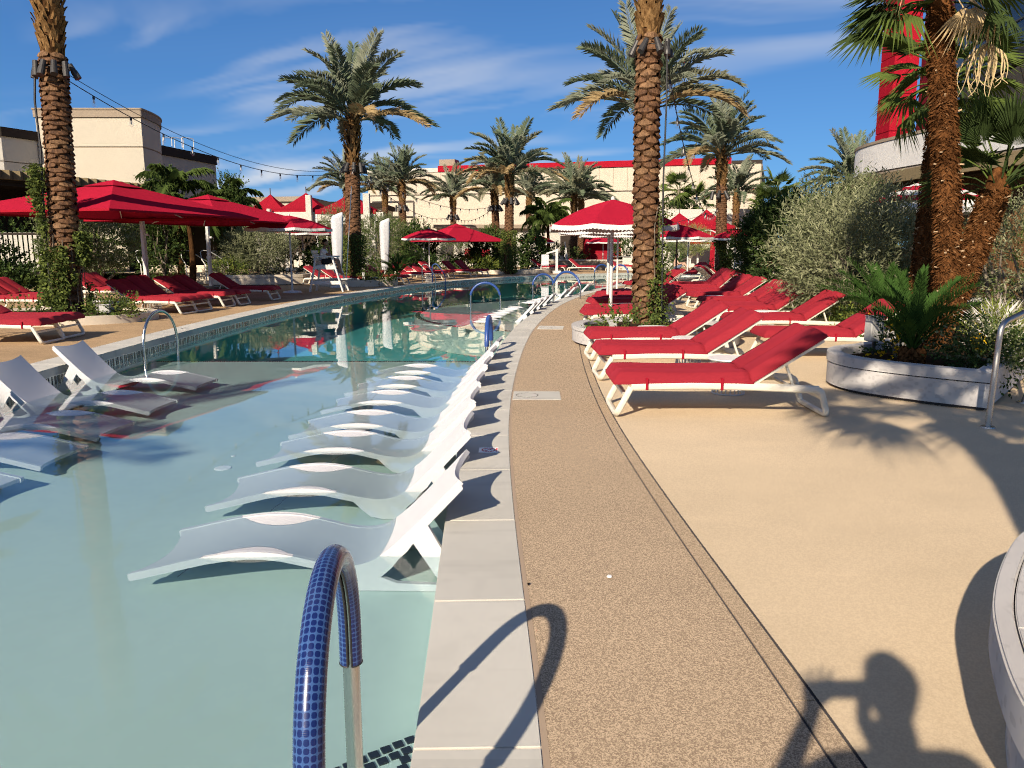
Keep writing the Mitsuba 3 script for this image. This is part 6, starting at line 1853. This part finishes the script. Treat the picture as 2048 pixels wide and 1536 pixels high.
for k in range(26):
    y = 18.6 + 0.145 * k
    part(t, 'wood_slat', box([12.6 - 0.01 * k, y, 1.72], [0.05, 0.125, 3.44], 0.05), 'wood_slat')
for k in range(22):
    part(t, 'wood_slat', box([12.5 + 0.145 * k, 22.8, 1.72], [0.125, 0.05, 3.44]), 'wood_slat')
for x, y in ((11.5, 27.4), (11.4, 22.3), (14.5, 27.6)):
    part(t, 'post', box([x, y, 1.71], [0.16, 0.16, 3.42]), 'trim_dark')
part(t, 'counter', cat(box([11.7, 20.6, 0.98], [0.7, 4.6, 0.08], 0.05, 0.01), box([11.8, 20.6, 0.47], [0.45, 4.4, 0.94], 0.05)), 'wood_slat_dark')
t = thing('dark_tower', 'dark glazed tower with a grid of panes above the balcony at the right', 'building')
tw0, tw1 = np.array([22.5, 44.6]), np.array([19.4, 20.0])
td = (tw1 - tw0) / np.linalg.norm(tw1 - tw0)
tn = np.array([td[1], -td[0]])
if tn[0] > 0:
    tn = -tn
part(t, 'core', prism(Polygon([tw0, tw1, tw1 - tn * 20, tw0 - tn * 20]), 4.6, 42.0), 'mullion')
nx_, nz_ = 13, 12
Lw = np.linalg.norm(tw1 - tw0)
for i in range(nx_):
    for k in range(nz_):
        a = tw0 + td * (Lw * i / nx_ + 0.05)
        b = tw0 + td * (Lw * (i + 1) / nx_ - 0.05)
        z0, z1 = 5.8 + 2.05 * k + 0.04, 5.8 + 2.05 * (k + 1) - 0.04
        part(t, 'pane', prism(Polygon([a, b, b + tn * 0.05, a + tn * 0.05]), z0, z1), 'dark_glass')
for k in range(nz_):
    part(t, 'rail_bar', bar([*(tw0 + tn * 0.12), 5.8 + 2.05 * k + 1.0], [*(tw1 + tn * 0.12), 5.8 + 2.05 * k + 1.0], 0.03, 0.05), 'mullion')
sofA, sofB, sofC, sofD = np.array([16.95, 30.5, 7.25]), np.array([14.9, 22.5, 6.95]), np.array([15.4, 22.5, 5.75]), np.array([17.3, 30.5, 6.25])
for k in range(7):
    u0, u1 = k / 7 + 0.004, (k + 1) / 7 - 0.004
    q = [sofA + (sofB - sofA) * u0, sofA + (sofB - sofA) * u1, sofD + (sofC - sofD) * u1, sofD + (sofC - sofD) * u0]
    part(t, 'soffit_panel', (np.array(q + [p + [0.15, 0.02, 0.05] for p in q]), np.array([[0, 1, 2, 3], [7, 6, 5, 4], [0, 4, 5, 1], [1, 5, 6, 2], [2, 6, 7, 3], [3, 7, 4, 0]])), 'soffit_tan')
part(t, 'overhang', prism(Polygon([(17.05, 30.6), (15.05, 22.4), (15.05, 16), (22, 16), (22, 30.6)]), 7.3, 7.7), 'mullion')
t = thing('red_pylon', 'tall red panelled pylon rising left of the dark tower', 'pylon')
part(t, 'core', box([21.72, 45.6, 17.0], [1.15, 1.6, 26.0], 0), 'trim_dark')
for k in range(13):
    for s in (-1, 1):
        part(t, 'panel', box([21.72 + s * 0.34, 44.78, 5.0 + 2.0 * k], [0.665, 0.08, 1.965], 0), 'red_paint')
        part(t, 'panel', box([21.12, 45.6 + s * 0.42, 5.0 + 2.0 * k], [0.08, 0.82, 1.965], 0), 'red_paint')

# ---------------------------------------------------------------- strings of bulbs, trunk lights, cables
BULB = [('socket', PLY(lathe([(0, 0.0), (0.018, 0.0), (0.02, -0.055), (0.0, -0.055)], 10), 'black_rubber', 40)),
        ('bulb', PLY(lathe([(0.016, -0.05), (0.028, -0.085), (0.036, -0.12), (0.030, -0.15), (0.0, -0.17)], 12), 'bulb_glass', True)),
        ('filament', PLY(lathe([(0.009, -0.055), (0.012, -0.11), (0.0, -0.13)], 6), 'bulb_filament'))]


def string_lights(a, b, sag, n, label, s=1.0, double=False):
    t = thing('string_light', label, 'string light', 'strings of bulbs between the palms')
    a, b = np.array(a, float), np.array(b, float)
    u = np.linspace(0, 1, 40)
    p = a + (b - a) * u[:, None] - np.array([0, 0, 1]) * (4 * sag * u * (1 - u))[:, None]
    part(t, 'cable', tube(p, 0.011 * s, 5), 'black_rubber')
    if double:
        p2 = a + (b - a) * u[:, None] + [0.05, 0, 0.10] - np.array([0, 0, 1]) * (4 * sag * 0.93 * u * (1 - u))[:, None]
        part(t, 'cable', tube(p2, 0.008 * s, 5), 'black_rubber')
    for k in range(n):
        v = (k + 0.6) / n
        q = a + (b - a) * v - np.array([0, 0, 1]) * (4 * sag * v * (1 - v))
        for name, m in BULB:
            part(t, name, m, None, M=mat(q, 0, 1.35 * s))


string_lights((-9.45, 17.25, 5.05), (-6.3, 32.3, 4.75), 0.95, 13, 'string of clear bulbs sagging from the tall left palm to the middle palm', 1.0, True)
string_lights((-6.25, 32.6, 4.7), (-1.2, 54.8, 4.45), 0.75, 12, 'string of bulbs from the middle palm to the palm left of centre', 1.2)
string_lights((-6.25, 32.7, 4.6), (-5.25, 69.8, 4.4), 0.9, 14, 'faint string of bulbs from the middle palm towards the small slender palm', 1.3)
string_lights((-5.2, 69.8, 4.3), (-1.25, 55.2, 4.4), 0.6, 11, 'faint string of bulbs from the slender palm to the palm left of centre', 1.3)
string_lights((2.6, 13.9, 4.85), (10.4, 39.8, 3.6), 1.35, 15, 'string of bulbs from the big right trunk to the ivy-wrapped far palm', 1.0)
string_lights((10.3, 39.9, 3.4), (6.0, 58.0, 2.9), 0.4, 10, 'string of small bulbs in front of the two right red tents', 1.2)
string_lights((10.6, 40.2, 4.3), (19.0, 45.0, 5.0), 0.9, 9, 'string of bulbs from the ivy-wrapped palm to the right', 1.2)


def spot_cluster(x, y, z, R, n, label, seed, s=1.0):
    rng = np.random.default_rng(seed)
    t = thing('spotlight_cluster', label, 'light', 'dark spotlights strapped to palm trunks')
    part(t, 'strap', cat(tube([(x + R * math.cos(a), y + R * math.sin(a), z) for a in np.linspace(0, 2 * PI, 25)], 0.02 * s, 6)), 'black_metal', True)
    angs = np.linspace(-2.9, 0.15, n)
    for a in angs:
        o = np.array([math.cos(a), math.sin(a), 0])
        p = np.array([x, y, z]) + o * (R + 0.09 * s)
        d = o * rng.uniform(0.25, 0.6) + np.array([rng.uniform(-0.3, 0.3), 0, -1.0])
        d /= np.linalg.norm(d)
        lamp = part(t, 'lamp', cat(tube([p - d * 0.12 * s, p + d * 0.05 * s, p + d * 0.06 * s, p + d * 0.24 * s], np.array([0.062, 0.066, 0.078, 0.08]) * s, 12)), 'black_metal')
        part(lamp, 'yoke', bar(p - o * 0.1 * s, p + [0, 0, 0.02], 0.05 * s, 0.05 * s), 'black_metal')


spot_cluster(-9.75, 17.3, 5.30, 0.28, 6, 'spotlights strapped to the tall left palm trunk', 1, 0.9)
spot_cluster(2.34, 13.7, 4.86, 0.22, 5, 'spotlights strapped to the big right palm trunk', 2, 0.72)
spot_cluster(-6.46, 32.5, 4.82, 0.29, 5, 'spotlights strapped to the middle palm trunk', 3, 1.1)
spot_cluster(-0.12, 47.0, 4.35, 0.28, 5, 'spotlights strapped to the tall centre palm', 4, 1.2)
spot_cluster(-1.2, 55.0, 4.35, 0.28, 5, 'spotlights strapped to the palm left of the centre palm', 5, 1.2)
spot_cluster(-5.25, 70.0, 4.35, 0.28, 4, 'spotlights on the small slender palm before the cream wall', 6, 1.4)
spot_cluster(10.5, 40.0, 4.25, 0.28, 4, 'spotlights on the ivy-wrapped far palm', 7, 1.2)
spot_cluster(-8.4, 60.0, 4.6, 0.28, 4, 'spotlights on the palm right of the middle palm', 8, 1.3)
single('trunk_cable', tube([(-10.02, 17.05, 5.25), (-10.06, 17.0, 4.6), (-10.04, 17.0, 3.6), (-10.1, 17.0, 2.6), (-10.15, 17.0, 0.2)], 0.022, 6), 'black_rubber', 'dark cable running down the left side of the tall left palm', 'cable', smooth=True)
single('trunk_cable', tube([(2.56, 13.48, 4.9), (2.58, 13.46, 4.0), (2.57, 13.46, 2.6), (2.6, 13.45, 1.2), (2.62, 13.45, 0.25)], 0.016, 6), 'black_rubber', 'dark cable running down the right side of the big right palm', 'cable', smooth=True)
for n_, g_ in list(labels.items()):
    if g_.get('group') is None:
        g_.pop('group', None)
for x, y, z, a, lab in ((0.075, 3.32, 0.004, 0.6, 'tiny dark curled leaf on the pale coping'), (0.46, 3.42, 0.003, 1.9, 'tiny pale bottle cap lying on the speckled path')):
    if 'leaf' in lab:
        single('fallen_leaf', (np.array([[x, y, z], [x + 0.008, y + 0.012, z + 0.008], [x + 0.004, y + 0.026, z + 0.003], [x - 0.006, y + 0.012, z + 0.006]]), np.array([[0, 1, 2, 3]])), 'hair_dark', lab, 'leaf')
    else:
        single('bottle_cap', lathe([(0, 0.006), (0.010, 0.006), (0.013, 0.0)], 14, (x, y, z)), 'sign_white', lab, 'cap')
